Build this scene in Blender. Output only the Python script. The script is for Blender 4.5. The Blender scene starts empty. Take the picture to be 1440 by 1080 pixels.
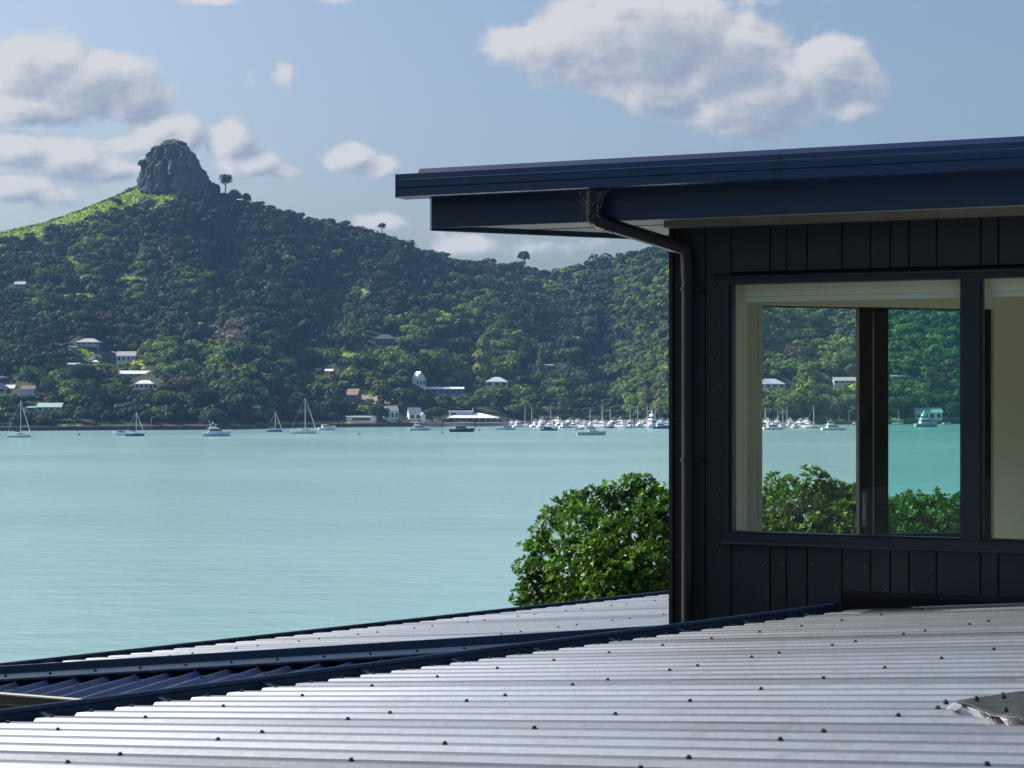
import bpy, math, random
import numpy as np
from mathutils import Vector, Matrix, noise as mnoise
rnd = random.Random(7)
rng = np.random.default_rng(11)
S = bpy.context.scene
COL = S.collection
# ------------------------------------------------------------------ camera, sky, sun, exposure
F, UC, VH, CZ = 2441.0, 720.0, 557.0, 16.0           # focal length and horizon of the view, camera height over the water
cd = bpy.data.cameras.new('camera'); cam = bpy.data.objects.new('camera', cd); COL.objects.link(cam)
cam.location = (0, 0, CZ); cam.rotation_euler = (math.radians(90), 0, 0)
cd.sensor_width = 36; cd.lens = F/1440*36; cd.shift_y = (VH-540)/1440; cd.clip_start = .1; cd.clip_end = 20000
S.camera = cam
SUN_AZ, SUN_EL = math.radians(-70), math.radians(41)
sd = Vector((math.sin(SUN_AZ)*math.cos(SUN_EL), math.cos(SUN_AZ)*math.cos(SUN_EL), math.sin(SUN_EL)))
sl = bpy.data.lights.new('sun', 'SUN'); sl.energy = 4.6; sl.angle = math.radians(.5); sl.color = (1, .93, .82)
so = bpy.data.objects.new('sun', sl); COL.objects.link(so); so.rotation_euler = sd.to_track_quat('Z', 'Y').to_euler()
VS = S.view_settings; VS.view_transform = 'Standard'; VS.look = 'None'; VS.exposure = 0.72; VS.gamma = 1; VS.use_curve_mapping = False
SKY = .09

def nd(nt, t, **kw):
    n = nt.nodes.new(t)
    for k, v in kw.items():
        if k == 'ins':
            for i, x in v.items():
                s = n.inputs[i]
                if isinstance(x, bpy.types.NodeSocket): nt.links.new(x, s)
                else: s.default_value = x
        else: setattr(n, k, v)
    return n
def math_n(nt, op, a, b=None, c=None, clamp=False):
    ins = {0: a}
    if b is not None: ins[1] = b
    if c is not None: ins[2] = c
    return nd(nt, 'ShaderNodeMath', operation=op, use_clamp=clamp, ins=ins).outputs[0]

W = bpy.data.worlds.new('World'); S.world = W; W.use_nodes = True
def make_world():
    nt = W.node_tree; nt.nodes.clear()
    sky = nd(nt, 'ShaderNodeTexSky', sky_type='NISHITA', sun_disc=False, sun_elevation=SUN_EL, sun_rotation=SUN_AZ, air_density=1.0, dust_density=4.0, ozone_density=3.2)
    tone = nd(nt, 'ShaderNodeMix', data_type='RGBA', blend_type='MULTIPLY', ins={0: 1.0, 6: sky.outputs[0], 7: (1.0, 1.0, 1.0, 1)})
    bg = nd(nt, 'ShaderNodeBackground', ins={'Color': tone.outputs[2], 'Strength': SKY})
    tc = nd(nt, 'ShaderNodeTexCoord'); sep = nd(nt, 'ShaderNodeSeparateXYZ', ins={0: tc.outputs['Generated']})
    dy = math_n(nt, 'MAXIMUM', sep.outputs[1], .02)
    a0 = math_n(nt, 'DIVIDE', sep.outputs[0], dy); b0 = math_n(nt, 'DIVIDE', sep.outputs[2], dy)
    # (u, v, ru, rv, weight) of each cloud of this sky, as bearings
    clouds = [(765, 65, 95, 46, 1.15), (850, 60, 120, 70, 1.45), (930, 60, 140, 85, 1.6), (1010, 85, 120, 80, 1.5), (930, 125, 110, 50, 1.15), (1050, 140, 120, 60, 1.35), (1110, 110, 60, 50, 1.0), (1165, 105, 85, 58, 1.25), (1190, 150, 50, 30, .85), (870, 10, 90, 40, 1.1),
              (50, 95, 100, 48, 1.35), (120, 118, 105, 54, 1.45), (175, 135, 70, 42, 1.2), (60, 150, 120, 34, 1.1), (25, 212, 85, 34, 1.05), (95, 222, 80, 34, 1.1), (150, 238, 60, 26, .95), (20, 262, 75, 26, 1.0), (70, 275, 45, 18, .85),
              (222, 185, 48, 34, 1.1), (255, 190, 40, 34, 1.0), (325, 200, 44, 36, 1.1), (345, 230, 60, 26, .95), (400, 241, 36, 16, .7), (490, 220, 48, 26, 1.1), (530, 236, 40, 24, .95), (180, 205, 60, 20, .7),
              (405, 108, 30, 34, .58), (352, 105, 16, 22, .34), (545, 312, 75, 22, .7), (660, 345, 90, 24, .7), (760, 350, 90, 24, .7), (830, 340, 60, 24, .6), (305, 0, 60, 12, .7),
              (470, 0, 60, 10, .55), (1040, 2, 110, 16, .55), (250, 300, 160, 20, .45), (120, 290, 120, 18, .5), (600, 322, 60, 18, .5)]
    def dens(au, bu, dx, dz):
        a = math_n(nt, 'ADD', au, dx/F); b = math_n(nt, 'ADD', bu, dz/F)
        v = nd(nt, 'ShaderNodeCombineXYZ', ins={0: a, 1: math_n(nt, 'MULTIPLY', b, 1.35)})
        n1 = nd(nt, 'ShaderNodeTexNoise', noise_dimensions='2D', ins={'Vector': v.outputs[0], 'Scale': 30.0, 'Detail': 12.0, 'Roughness': .64, 'Distortion': .15}).outputs[0]
        n2 = nd(nt, 'ShaderNodeTexNoise', noise_dimensions='2D', ins={'Vector': v.outputs[0], 'Scale': 13.0, 'Detail': 2.0, 'Roughness': .5}).outputs[0]
        tot = None
        for (cu, cv, ru, rv, w) in clouds:
            da = math_n(nt, 'MULTIPLY', math_n(nt, 'SUBTRACT', a, (cu-UC)/F), F/ru)
            db = math_n(nt, 'MULTIPLY', math_n(nt, 'SUBTRACT', b, (VH-cv)/F), F/rv)
            r2 = math_n(nt, 'ADD', math_n(nt, 'MULTIPLY', da, da), math_n(nt, 'MULTIPLY', db, db))
            m = math_n(nt, 'MULTIPLY', math_n(nt, 'POWER', 2.718, math_n(nt, 'MULTIPLY', r2, -1.15)), w)
            tot = m if tot is None else math_n(nt, 'SMOOTH_MAX', tot, m, .15)
        nn = math_n(nt, 'ADD', math_n(nt, 'MULTIPLY', math_n(nt, 'SUBTRACT', n1, .5), 1.25), math_n(nt, 'MULTIPLY', math_n(nt, 'SUBTRACT', n2, .5), .45))
        return math_n(nt, 'ADD', tot, math_n(nt, 'MULTIPLY', nn, .78))
    d0 = dens(a0, b0, 0, 0); d1 = dens(a0, b0, -20, 16)
    al = nd(nt, 'ShaderNodeMapRange', interpolation_type='SMOOTHSTEP', ins={'Value': d0, 'From Min': .33, 'From Max': .66}).outputs[0]
    fr = math_n(nt, 'GREATER_THAN', sep.outputs[1], .1)
    al = math_n(nt, 'MULTIPLY', math_n(nt, 'MULTIPLY', al, fr), .93)
    li = math_n(nt, 'ADD', math_n(nt, 'MULTIPLY', math_n(nt, 'SUBTRACT', d0, d1), 1.7), .66, clamp=True)
    th = nd(nt, 'ShaderNodeMapRange', ins={'Value': d1, 'From Min': .80, 'From Max': 1.45, 'To Min': 1, 'To Max': .30}).outputs[0]
    li = math_n(nt, 'MULTIPLY', li, th)
    cc = nd(nt, 'ShaderNodeMix', data_type='RGBA', ins={0: li, 6: (.25, .29, .37, 1), 7: (.56, .55, .55, 1)})
    cb = nd(nt, 'ShaderNodeBackground', ins={'Color': cc.outputs[2], 'Strength': .78})
    mx = nd(nt, 'ShaderNodeMixShader', ins={0: al, 1: bg.outputs[0], 2: cb.outputs[0]})
    nd(nt, 'ShaderNodeOutputWorld', ins={0: mx.outputs[0]})
make_world()

# ------------------------------------------------------------------ materials
MATS = {}
def mat(name, col, rough=.6, spec=.5, metal=0, nscale=0, namt=0, col2=None, bump=0, bscale=40, coord='Object', stretch=(1, 1, 1), attr=None, coat=0, sheen=0):
    if name in MATS: return MATS[name]
    m = bpy.data.materials.new(name); m.use_nodes = True; nt = m.node_tree; b = nt.nodes['Principled BSDF']
    b.inputs['Roughness'].default_value = rough; b.inputs['Specular IOR Level'].default_value = spec; b.inputs['Metallic'].default_value = metal
    b.inputs['Coat Weight'].default_value = coat
    c = (*col, 1); b.inputs['Base Color'].default_value = c
    out = None
    if nscale or bump:
        tc = nd(nt, 'ShaderNodeTexCoord'); mp = nd(nt, 'ShaderNodeMapping', ins={0: tc.outputs[coord], 3: stretch})
    if nscale:
        n = nd(nt, 'ShaderNodeTexNoise', ins={'Vector': mp.outputs[0], 'Scale': nscale, 'Detail': 5.0, 'Roughness': .6})
        c2 = (*(col2 or [x*(1-namt) for x in col]), 1)
        mr = nd(nt, 'ShaderNodeMapRange', ins={'Value': n.outputs[0], 'From Min': .32, 'From Max': .68})
        mx = nd(nt, 'ShaderNodeMix', data_type='RGBA', ins={0: mr.outputs[0], 6: c, 7: c2}); out = mx.outputs[2]
        rr = nd(nt, 'ShaderNodeMapRange', ins={'Value': n.outputs[0], 'From Min': .3, 'From Max': .7, 'To Min': max(0, rough-.07), 'To Max': min(1, rough+.07)})
        nt.links.new(rr.outputs[0], b.inputs['Roughness'])
    if attr:
        at = nd(nt, 'ShaderNodeAttribute', attribute_name=attr)
        mx = nd(nt, 'ShaderNodeMix', data_type='RGBA', blend_type='MULTIPLY', ins={0: 1.0, 6: out if out else c, 7: at.outputs['Color']}); out = mx.outputs[2]
    if out: nt.links.new(out, b.inputs['Base Color'])
    if bump:
        n = nd(nt, 'ShaderNodeTexNoise', ins={'Vector': mp.outputs[0], 'Scale': bscale, 'Detail': 4.0})
        bp = nd(nt, 'ShaderNodeBump', ins={'Height': n.outputs[0], 'Strength': bump, 'Distance': .02}); nt.links.new(bp.outputs[0], b.inputs['Normal'])
    MATS[name] = m; return m

# ------------------------------------------------------------------ mesh helpers
class MB:
    def __init__(s): s.v = []; s.f = []
    def add(s, vs, fs):
        o = len(s.v); s.v += [tuple(x) for x in vs]; s.f += [tuple(i+o for i in f) for f in fs]; return s
    def hexa(s, p):      # 8 points: bottom 4 ccw, top 4 ccw
        return s.add(p, [(3, 2, 1, 0), (4, 5, 6, 7), (0, 1, 5, 4), (1, 2, 6, 5), (2, 3, 7, 6), (3, 0, 4, 7)])
    def box(s, x0, x1, y0, y1, z0, z1):
        return s.hexa([(x0, y0, z0), (x1, y0, z0), (x1, y1, z0), (x0, y1, z0), (x0, y0, z1), (x1, y0, z1), (x1, y1, z1), (x0, y1, z1)])
    def tube(s, pts, r, n=8, cap=True):
        pts = [Vector(p) for p in pts]; rr = r if isinstance(r, (list, tuple)) else [r]*len(pts); rings = []
        up = None
        for i, p in enumerate(pts):
            d = (pts[min(i+1, len(pts)-1)]-pts[max(i-1, 0)]).normalized()
            a = up if up is not None else (Vector((0, 0, 1)) if abs(d.z) < .9 else Vector((1, 0, 0)))
            x = (a-d*a.dot(d)).normalized(); y = d.cross(x); up = x
            rings.append([p+(x*math.cos(t)+y*math.sin(t))*rr[i] for t in [2*math.pi*k/n for k in range(n)]])
        vs = [q for R in rings for q in R]; fs = []
        for i in range(len(pts)-1):
            for k in range(n): fs.append((i*n+k, i*n+(k+1) % n, (i+1)*n+(k+1) % n, (i+1)*n+k))
        if cap: fs += [tuple(range(n-1, -1, -1)), tuple((len(pts)-1)*n+k for k in range(n))]
        return s.add(vs, fs)
    def prism(s, prof, a, b):   # closed profile of 3-D points at a (list) and at b (list)
        n = len(prof); return s.add(list(a)+list(b), [(i, (i+1) % n, n+(i+1) % n, n+i) for i in range(n)]+[tuple(range(n-1, -1, -1)), tuple(range(n, 2*n))])
    def mesh(s, name, m, smooth=False):
        me = bpy.data.meshes.new(name); me.from_pydata(s.v, [], s.f); me.validate(); me.update()
        for x in (m if isinstance(m, (list, tuple)) else [m]): me.materials.append(x)
        if smooth:
            me.polygons.foreach_set('use_smooth', [True]*len(me.polygons))
            try: me.set_sharp_from_angle(angle=math.radians(40))
            except Exception: pass
        return me
    def build(s, name, m, parent=None, smooth=False):
        o = bpy.data.objects.new(name, s.mesh(name, m, smooth)); COL.objects.link(o)
        if parent: o.parent = parent
        return o
def npmesh(name, V, Fq, m, attr=None, smooth=False):
    me = bpy.data.meshes.new(name); nv, nf, k = len(V), len(Fq), Fq.shape[1]
    me.vertices.add(nv); me.vertices.foreach_set('co', V.astype(np.float32).ravel())
    me.loops.add(nf*k); me.loops.foreach_set('vertex_index', Fq.astype(np.int32).ravel())
    me.polygons.add(nf); me.polygons.foreach_set('loop_start', np.arange(0, nf*k, k, dtype=np.int32))
    if smooth: me.polygons.foreach_set('use_smooth', np.ones(nf, bool))
    me.update(calc_edges=True)
    for an, av in (attr or {}).items():
        A = me.attributes.new(an, 'FLOAT_COLOR', 'POINT'); c = np.ones((nv, 4), np.float32); c[:, :3] = av; A.data.foreach_set('color', c.ravel())
    me.materials.append(m); return me
def link(name, me, parent=None):
    o = bpy.data.objects.new(name, me); COL.objects.link(o)
    if parent: o.parent = parent
    return o
def tag(o, label, cat, group=None):
    o['label'] = label; o['category'] = cat
    if group: o['group'] = group
    return o
def empty(name, loc, rz=0, label=None, cat=None, group=None):
    o = bpy.data.objects.new(name, None); COL.objects.link(o); o.location = loc; o.rotation_euler = (0, 0, rz); o.empty_display_size = .3
    if label: tag(o, label, cat, group)
    return o
def struct(o, k='structure'): o['kind'] = k; return o
def copy_tree(o, parent=None):
    c = o.copy(); COL.objects.link(c); c.parent = parent
    for ch in list(o.children): copy_tree(ch, c)
    return c
def vnoise(x, y, seed=0):
    xi = np.floor(x).astype(np.int64); yi = np.floor(y).astype(np.int64); fx = x-xi; fy = y-yi
    fx = fx*fx*(3-2*fx); fy = fy*fy*(3-2*fy)
    def h(a, b):
        n = (a*374761393+b*668265263+seed*974634777) & 0x7fffffff; n = ((n ^ (n >> 13))*1274126177) & 0x7fffffff; return ((n ^ (n >> 16)) & 0xffff)/65535.0
    return (h(xi, yi)*(1-fx)+h(xi+1, yi)*fx)*(1-fy)+(h(xi, yi+1)*(1-fx)+h(xi+1, yi+1)*fx)*fy
def fbm(x, y, o=4, seed=0):
    t = 0; a = .5
    for i in range(o): t = t+a*vnoise(x*2**i, y*2**i, seed+i); a *= .5
    return t
def ray(u, v, Y): return Vector(((u-UC)/F*Y, Y, CZ+(VH-v)/F*Y))

# ------------------------------------------------------------------ materials of the place
def attr_mat(name, rough=.8, spec=.25, trans=0):
    m = mat(name, (1, 1, 1), rough, spec, attr='tint')
    return m
def far_leaf_mat():
    m = bpy.data.materials.new('forest_leaves'); m.use_nodes = True; nt = m.node_tree; nt.nodes.clear(); at = nd(nt, 'ShaderNodeAttribute', attribute_name='tint')
    d = nd(nt, 'ShaderNodeBsdfDiffuse', ins={0: at.outputs['Color']}); h = nd(nt, 'ShaderNodeMix', data_type='RGBA', blend_type='MULTIPLY', ins={0: 1.0, 6: at.outputs['Color'], 7: (1.25, 1.35, .6, 1)}); t = nd(nt, 'ShaderNodeBsdfTranslucent', ins={0: h.outputs[2]})
    g = nd(nt, 'ShaderNodeBsdfGlossy', ins={0: (.5, .5, .5, 1), 'Roughness': .55}); mx = nd(nt, 'ShaderNodeMixShader', ins={0: .30, 1: d.outputs[0], 2: t.outputs[0]}); m2 = nd(nt, 'ShaderNodeMixShader', ins={0: .035, 1: mx.outputs[0], 2: g.outputs[0]})
    nd(nt, 'ShaderNodeOutputMaterial', ins={0: m2.outputs[0]}); return m
M_forest = far_leaf_mat()
M_terrain = attr_mat('hill_soil', .95, .1)
M_navy = mat('dark_steel_paint', (.006, .026, .072), .38, .5, nscale=9, namt=.25, stretch=(1, 1, 4))
M_clad = mat('charcoal_cladding', (.014, .0175, .026), .45, .35, nscale=6, namt=.2, bump=.08, bscale=120)
M_black = mat('black_gap', (.006, .006, .007), .8, .2)
M_pipe = mat('black_pipe', (.007, .007, .009), .33, .5)
M_soffit = mat('soffit_board', (.36, .40, .38), .6, .3, nscale=3, namt=.12)
M_plate = mat('taupe_board', (.16, .145, .125), .6, .3, nscale=5, namt=.2)
M_beige = mat('beige_plaster', (.70, .66, .51), .8, .2, nscale=2, namt=.06)
M_blind = mat('blind_fabric', (.78, .75, .60), .8, .2, nscale=60, namt=.08)
M_alu = mat('window_aluminium', (.009, .014, .022), .38, .4, nscale=20, namt=.15)
M_stile = mat('black_stile', (.005, .006, .007), .55, .12)
M_screw = mat('screw_head', (.014, .013, .012), .5, .5)

def roof_mat(name, base, dark, rough, metal=0):
    m = bpy.data.materials.new(name); m.use_nodes = True; nt = m.node_tree; b = nt.nodes['Principled BSDF']
    at = nd(nt, 'ShaderNodeAttribute', attribute_name='rowtint')
    tc = nd(nt, 'ShaderNodeTexCoord'); mp = nd(nt, 'ShaderNodeMapping', ins={0: tc.outputs['Object'], 2: (0, 0, math.radians(35)), 3: (.7, 5, 1)})
    n = nd(nt, 'ShaderNodeTexNoise', ins={'Vector': mp.outputs[0], 'Scale': 3.0, 'Detail': 6.0, 'Roughness': .65})
    n2 = nd(nt, 'ShaderNodeTexNoise', ins={'Vector': tc.outputs['Object'], 'Scale': 45.0, 'Detail': 4.0})
    f = math_n(nt, 'ADD', math_n(nt, 'MULTIPLY', n.outputs[0], .75), math_n(nt, 'MULTIPLY', n2.outputs[0], .25))
    mr = nd(nt, 'ShaderNodeMapRange', ins={'Value': f, 'From Min': .36, 'From Max': .64})
    mx = nd(nt, 'ShaderNodeMix', data_type='RGBA', ins={0: mr.outputs[0], 6: (*base, 1), 7: (*dark, 1)})
    mm = nd(nt, 'ShaderNodeMix', data_type='RGBA', blend_type='MULTIPLY', ins={0: 1.0, 6: mx.outputs[2], 7: at.outputs['Color']})
    nt.links.new(mm.outputs[2], b.inputs['Base Color'])
    rr = nd(nt, 'ShaderNodeMapRange', ins={'Value': f, 'From Min': .35, 'From Max': .65, 'To Min': rough-.06, 'To Max': rough+.1}); nt.links.new(rr.outputs[0], b.inputs['Roughness'])
    b.inputs['Specular IOR Level'].default_value = .6; b.inputs['Metallic'].default_value = metal
    bp = nd(nt, 'ShaderNodeBump', ins={'Height': n2.outputs[0], 'Strength': .05, 'Distance': .01}); nt.links.new(bp.outputs[0], b.inputs['Normal'])
    return m
M_roof = roof_mat('weathered_grey_roofing', (.60, .64, .67), (.27, .30, .34), .345, .92)
M_roofnavy = roof_mat('navy_and_shade_roofing', (.004, .019, .075), (.003, .014, .055), .35)  # upper roof navy; for the step roof this colour stands in for shade

def glass_mat(name, tint, dust):
    m = bpy.data.materials.new(name); m.use_nodes = True; nt = m.node_tree; nt.nodes.clear()
    tr = nd(nt, 'ShaderNodeBsdfTransparent', ins={0: (*tint, 1)}); gl = nd(nt, 'ShaderNodeBsdfGlossy', ins={0: (1, 1, 1, 1), 'Roughness': .01})
    fr = nd(nt, 'ShaderNodeFresnel', ins={0: 1.45}); mx = nd(nt, 'ShaderNodeMixShader', ins={0: math_n(nt, 'MULTIPLY', fr.outputs[0], .45), 1: tr.outputs[0], 2: gl.outputs[0]})
    tc = nd(nt, 'ShaderNodeTexCoord')
    n = nd(nt, 'ShaderNodeTexNoise', ins={'Vector': tc.outputs['Object'], 'Scale': 5.0, 'Detail': 7.0, 'Roughness': .7})
    v = nd(nt, 'ShaderNodeTexVoronoi', ins={'Vector': tc.outputs['Object'], 'Scale': 42.0})
    sp = nd(nt, 'ShaderNodeMapRange', ins={'Value': v.outputs[0], 'From Min': .03, 'From Max': .10, 'To Min': .28, 'To Max': 0})
    sp2 = math_n(nt, 'MULTIPLY', sp.outputs[0], math_n(nt, 'GREATER_THAN', n.outputs[0], .56))
    du = nd(nt, 'ShaderNodeMapRange', ins={'Value': n.outputs[0], 'From Min': .4, 'From Max': .75, 'To Min': dust*.25, 'To Max': dust})
    df = nd(nt, 'ShaderNodeBsdfDiffuse', ins={0: (.6, .6, .52, 1)})
    m2 = nd(nt, 'ShaderNodeMixShader', ins={0: math_n(nt, 'ADD', du.outputs[0], sp2), 1: mx.outputs[0], 2: df.outputs[0]})
    nd(nt, 'ShaderNodeOutputMaterial', ins={0: m2.outputs[0]}); return m
M_glass = glass_mat('clear_glass', (.97, .99, .975), .012)
M_glass2 = glass_mat('green_tinted_glass', (.70, .93, .89), .025)
M_glass3 = glass_mat('inner_clear_glass', (.98, 1, .99), .01)

# ================================================================== SETTING: water, hills, sky air
VSH_U = [-900, 0, 330, 420, 500, 700, 760, 940, 1100, 1210, 1350, 1700, 2400]
VSH_V = [610, 606, 604, 601.5, 600.5, 599, 597, 597, 597, 597, 596, 594, 592]
RU = [-900, -400, -200, 0, 60, 120, 160, 195, 250, 306, 330, 400, 450, 500, 540, 600, 640, 700, 735, 765, 800, 850, 890, 940, 1000, 1100, 1300, 1440, 1700, 2000, 2400]
RV = [390, 360, 345, 328, 315, 294, 278, 262, 262, 274, 287, 303, 316, 326, 337, 361, 371, 377, 379, 387, 384, 369, 361, 350, 338, 322, 305, 300, 310, 335, 380]
RYu = [-900, 0, 195, 306, 600, 765, 860, 940, 1200, 1700, 2400]; RYy = [1200, 1290, 1300, 1300, 1330, 1400, 1300, 1230, 1230, 1250, 1300]
def vsh(u): return np.interp(u, VSH_U, VSH_V)
def ysh(u): return CZ*F/(vsh(u)-VH)
def terr(u, t):
    """hill point for a bearing u and a climb t (0 shore .. 1 ridge, on to 2 behind it)"""
    u = np.asarray(u, float); t = np.asarray(t, float)
    v0, v1, y0, y1 = vsh(u), np.interp(u, RU, RV), ysh(u), np.interp(u, RYu, RYy)
    tc = np.clip(t, 0, 1); v = v0+(v1-v0)*tc
    env = np.clip(4*tc*(1-tc), 0, 1)
    nz = (fbm(u/95+3.1, v/120+.7, 4, 5)-.47)*2
    gul = np.exp(-((u-(862+(v-440)*.10))/30)**2)*1.0+np.exp(-((u-(455-(v-480)*.35))/34)**2)*.75+np.exp(-((u-(300-(v-460)*.2))/26)**2)*.45
    spur = np.exp(-((u-(925+(v-440)*.2))/55)**2)*.9+np.exp(-((u-(640-(v-420)*.5))/60)**2)*.6+np.exp(-((u-(360-(v-440)*.3))/45)**2)*.5
    Y = y0+(y1-y0)*tc**.92+env*(nz*75+gul*60-spur*55)
    z = CZ+(VH-v)/F*Y
    back = np.clip(t-1, 0, 1); Y2 = Y+back*700; z2 = z*(1-back)**1.3-back*6
    z = np.where(t > 1, z2, z); Y = np.where(t > 1, Y2, Y)
    z = np.where(t < .016, 1.9, z); z = np.where(t < 0, -3, z)
    return np.stack([(u-UC)/F*Y, Y, z], -1)
def tof(u, v): return float((vsh(u)-v)/(vsh(u)-np.interp(u, RU, RV)))
def ground(u, v):
    p = terr(u, max(tof(u, v), .0165)); return Vector(p)

GRASS = [[(-20, 324), (60, 310), (120, 288), (195, 250), (245, 256), (262, 268), (238, 285), (246, 296), (205, 300), (150, 296), (105, 318), (60, 334), (-20, 350)],
         [(66, 417), (132, 414), (134, 421), (80, 423)], [(104, 492), (142, 492), (128, 502), (116, 500)], [(178, 508), (206, 509), (204, 518), (184, 518)],
         [(476, 500), (520, 492), (524, 508), (500, 512), (474, 506)], [(603, 430), (640, 446), (648, 452), (636, 455), (604, 440)],
         [(500, 545), (530, 553), (528, 560), (505, 553)], [(722, 542), (752, 542), (760, 552), (728, 552)], [(1165, 538), (1212, 538), (1210, 550), (1172, 549)],
         [(480, 593), (590, 593), (590, 601), (480, 601)], [(-20, 600), (330, 599), (330, 604), (-20, 606)], [(355, 594), (480, 592), (480, 601), (355, 603)],
         [(160, 385), (205, 390), (215, 400), (200, 404), (165, 396)], [(88, 355), (98, 352), (110, 375), (122, 398), (112, 402), (98, 380)], [(395, 526), (420, 522), (450, 524), (440, 530)],
         [(1120, 592), (1210, 590), (1210, 598), (1120, 598)], [(1250, 588), (1360, 586), (1360, 597), (1250, 597)], [(505, 408), (512, 404), (516, 418), (508, 420)], [(300, 512), (372, 518), (372, 524), (330, 526)]]
DIRT = [[(372, 512), (380, 512), (400, 525), (388, 527)], [(118, 503), (142, 494), (150, 498), (126, 507)], [(500, 553), (560, 558), (560, 568), (520, 568)]]
def inpoly(u, v, P):
    r = np.zeros(np.shape(u), bool); n = len(P)
    for i in range(n):
        (x1, y1), (x2, y2) = P[i], P[(i+1) % n]
        c = ((y1 > v) != (y2 > v)) & (u < (x2-x1)*(v-y1)/((y2-y1) if y2 != y1 else 1e-9)+x1); r ^= c
    return r
def anypoly(u, v, L):
    r = np.zeros(np.shape(u), bool)
    for P in L: r |= inpoly(u, v, P)
    return r

def make_terrain():
    us = np.unique(np.concatenate([np.arange(-900, 0, 30), np.arange(0, 960, 5), np.arange(960, 1460, 8), np.arange(1460, 2401, 30)]).astype(float))
    ts = np.concatenate([[-.02, -.0001, 0], np.linspace(.0155, 1, 150), np.linspace(1.05, 2, 14)])
    U, T = np.meshgrid(us, ts, indexing='ij'); P = terr(U, T)
    v = vsh(U)+(np.interp(U, RU, RV)-vsh(U))*np.clip(T, 0, 1)
    j = (vnoise(U/6, v/5, 3)-.5)*9
    g = anypoly(U+j, v+j*.5, GRASS) & (T < 1.03); d = anypoly(U, v, DIRT)
    c = np.empty(U.shape+(3,)); c[:] = (.030, .042, .022)
    n = fbm(U/9, v/6, 4, 9)[..., None]
    c = c*(.6+.9*n); c = np.where(g[..., None], np.array((.20, .27, .04))*(.55+.95*n), c); c = np.where(d[..., None], np.array((.26, .23, .20))*(.7+.6*n), c)
    c = np.where((T < .0158)[..., None], np.array((.10, .095, .075)), c)
    nu, nt = U.shape; idx = np.arange(nu*nt).reshape(nu, nt)
    Fq = np.stack([idx[:-1, :-1], idx[1:, :-1], idx[1:, 1:], idx[:-1, 1:]], -1).reshape(-1, 4)
    struct(link('hills', npmesh('hills', P.reshape(-1, 3), Fq, M_terrain, {'tint': c.reshape(-1, 3)}, True)))
make_terrain()

def make_water():
    m = bpy.data.materials.new('harbour_water'); m.use_nodes = True; nt = m.node_tree; b = nt.nodes['Principled BSDF']
    tc = nd(nt, 'ShaderNodeTexCoord')
    n = nd(nt, 'ShaderNodeTexNoise', ins={'Vector': nd(nt, 'ShaderNodeMapping', ins={0: tc.outputs['Object'], 3: (.006, .010, 1)}).outputs[0], 'Scale': 1.0, 'Detail': 5.0, 'Roughness': .55})
    mr = nd(nt, 'ShaderNodeMapRange', ins={'Value': n.outputs[0], 'From Min': .35, 'From Max': .65})
    mx = nd(nt, 'ShaderNodeMix', data_type='RGBA', ins={0: mr.outputs[0], 6: (.19, .335, .35, 1), 7: (.205, .35, .362, 1)}); nt.links.new(mx.outputs[2], b.inputs['Base Color'])
    rr = nd(nt, 'ShaderNodeMapRange', ins={'Value': n.outputs[0], 'From Min': .35, 'From Max': .65, 'To Min': .19, 'To Max': .25}); nt.links.new(rr.outputs[0], b.inputs['Roughness'])
    b.inputs['IOR'].default_value = 1.33
    w1 = nd(nt, 'ShaderNodeTexNoise', ins={'Vector': nd(nt, 'ShaderNodeMapping', ins={0: tc.outputs['Object'], 2: (0, 0, .3), 3: (.55, 1.1, 1)}).outputs[0], 'Scale': 1.0, 'Detail': 4.0, 'Roughness': .6})
    w2 = nd(nt, 'ShaderNodeTexNoise', ins={'Vector': nd(nt, 'ShaderNodeMapping', ins={0: tc.outputs['Object'], 2: (0, 0, -.2), 3: (.10, .22, 1)}).outputs[0], 'Scale': 1.0, 'Detail': 2.0})
    hs = math_n(nt, 'ADD', math_n(nt, 'MULTIPLY', w1.outputs[0], .30), math_n(nt, 'MULTIPLY', w2.outputs[0], .7))
    bp = nd(nt, 'ShaderNodeBump', ins={'Height': hs, 'Strength': 1.0, 'Distance': .46}); nt.links.new(bp.outputs[0], b.inputs['Normal'])
    mb = MB(); mb.add([(-2600, -300, 0), (2600, -300, 0), (2600, 2400, 0), (-2600, 2400, 0)], [(0, 1, 2, 3)])
    struct(mb.build('water', m))
make_water()

def make_ground():
    m = mat('garden_ground', (.028, .042, .018), .95, .1, nscale=.8, col2=(.04, .036, .024))
    n = 40; V = []; xs = np.linspace(-60, 70, n); ys = np.linspace(-30, 62, n)
    for x in xs:
        for y in ys:
            z = 10.8*(1-max(0, y-14)/46)+.5*(float(vnoise(np.array(x/6.), np.array(y/6.), 2))-.5)
            V.append((x, y, z if y > 14 else 10.8))
    idx = np.arange(n*n).reshape(n, n); Fq = np.stack([idx[:-1, :-1], idx[1:, :-1], idx[1:, 1:], idx[:-1, 1:]], -1).reshape(-1, 4)
    struct(link('ground', npmesh('ground', np.array(V), Fq, m, None, True)))
    V = []; xs = np.linspace(-120, 140, 80); ys = np.linspace(-110, -9, 40)  # unseen slope added behind the camera to darken reflections and cladding
    for x in xs:
        for y in ys: V.append((x, y, 10.8+max(0, -y-9)*.36+(3.0*float(vnoise(np.array(x/3.), np.array(y/3.), 8)) if y < -14 else 0)-.05))
    idx = np.arange(80*40).reshape(80, 40); Fq = np.stack([idx[:-1, :-1], idx[1:, :-1], idx[1:, 1:], idx[:-1, 1:]], -1).reshape(-1, 4)
    struct(link('unseen_hillside', npmesh('unseen_hillside', np.array(V), Fq, mat('unseen_bush_slope', (.02, .035, .014), .95, .1, nscale=.5, namt=.6), None, False)))
make_ground()

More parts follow.
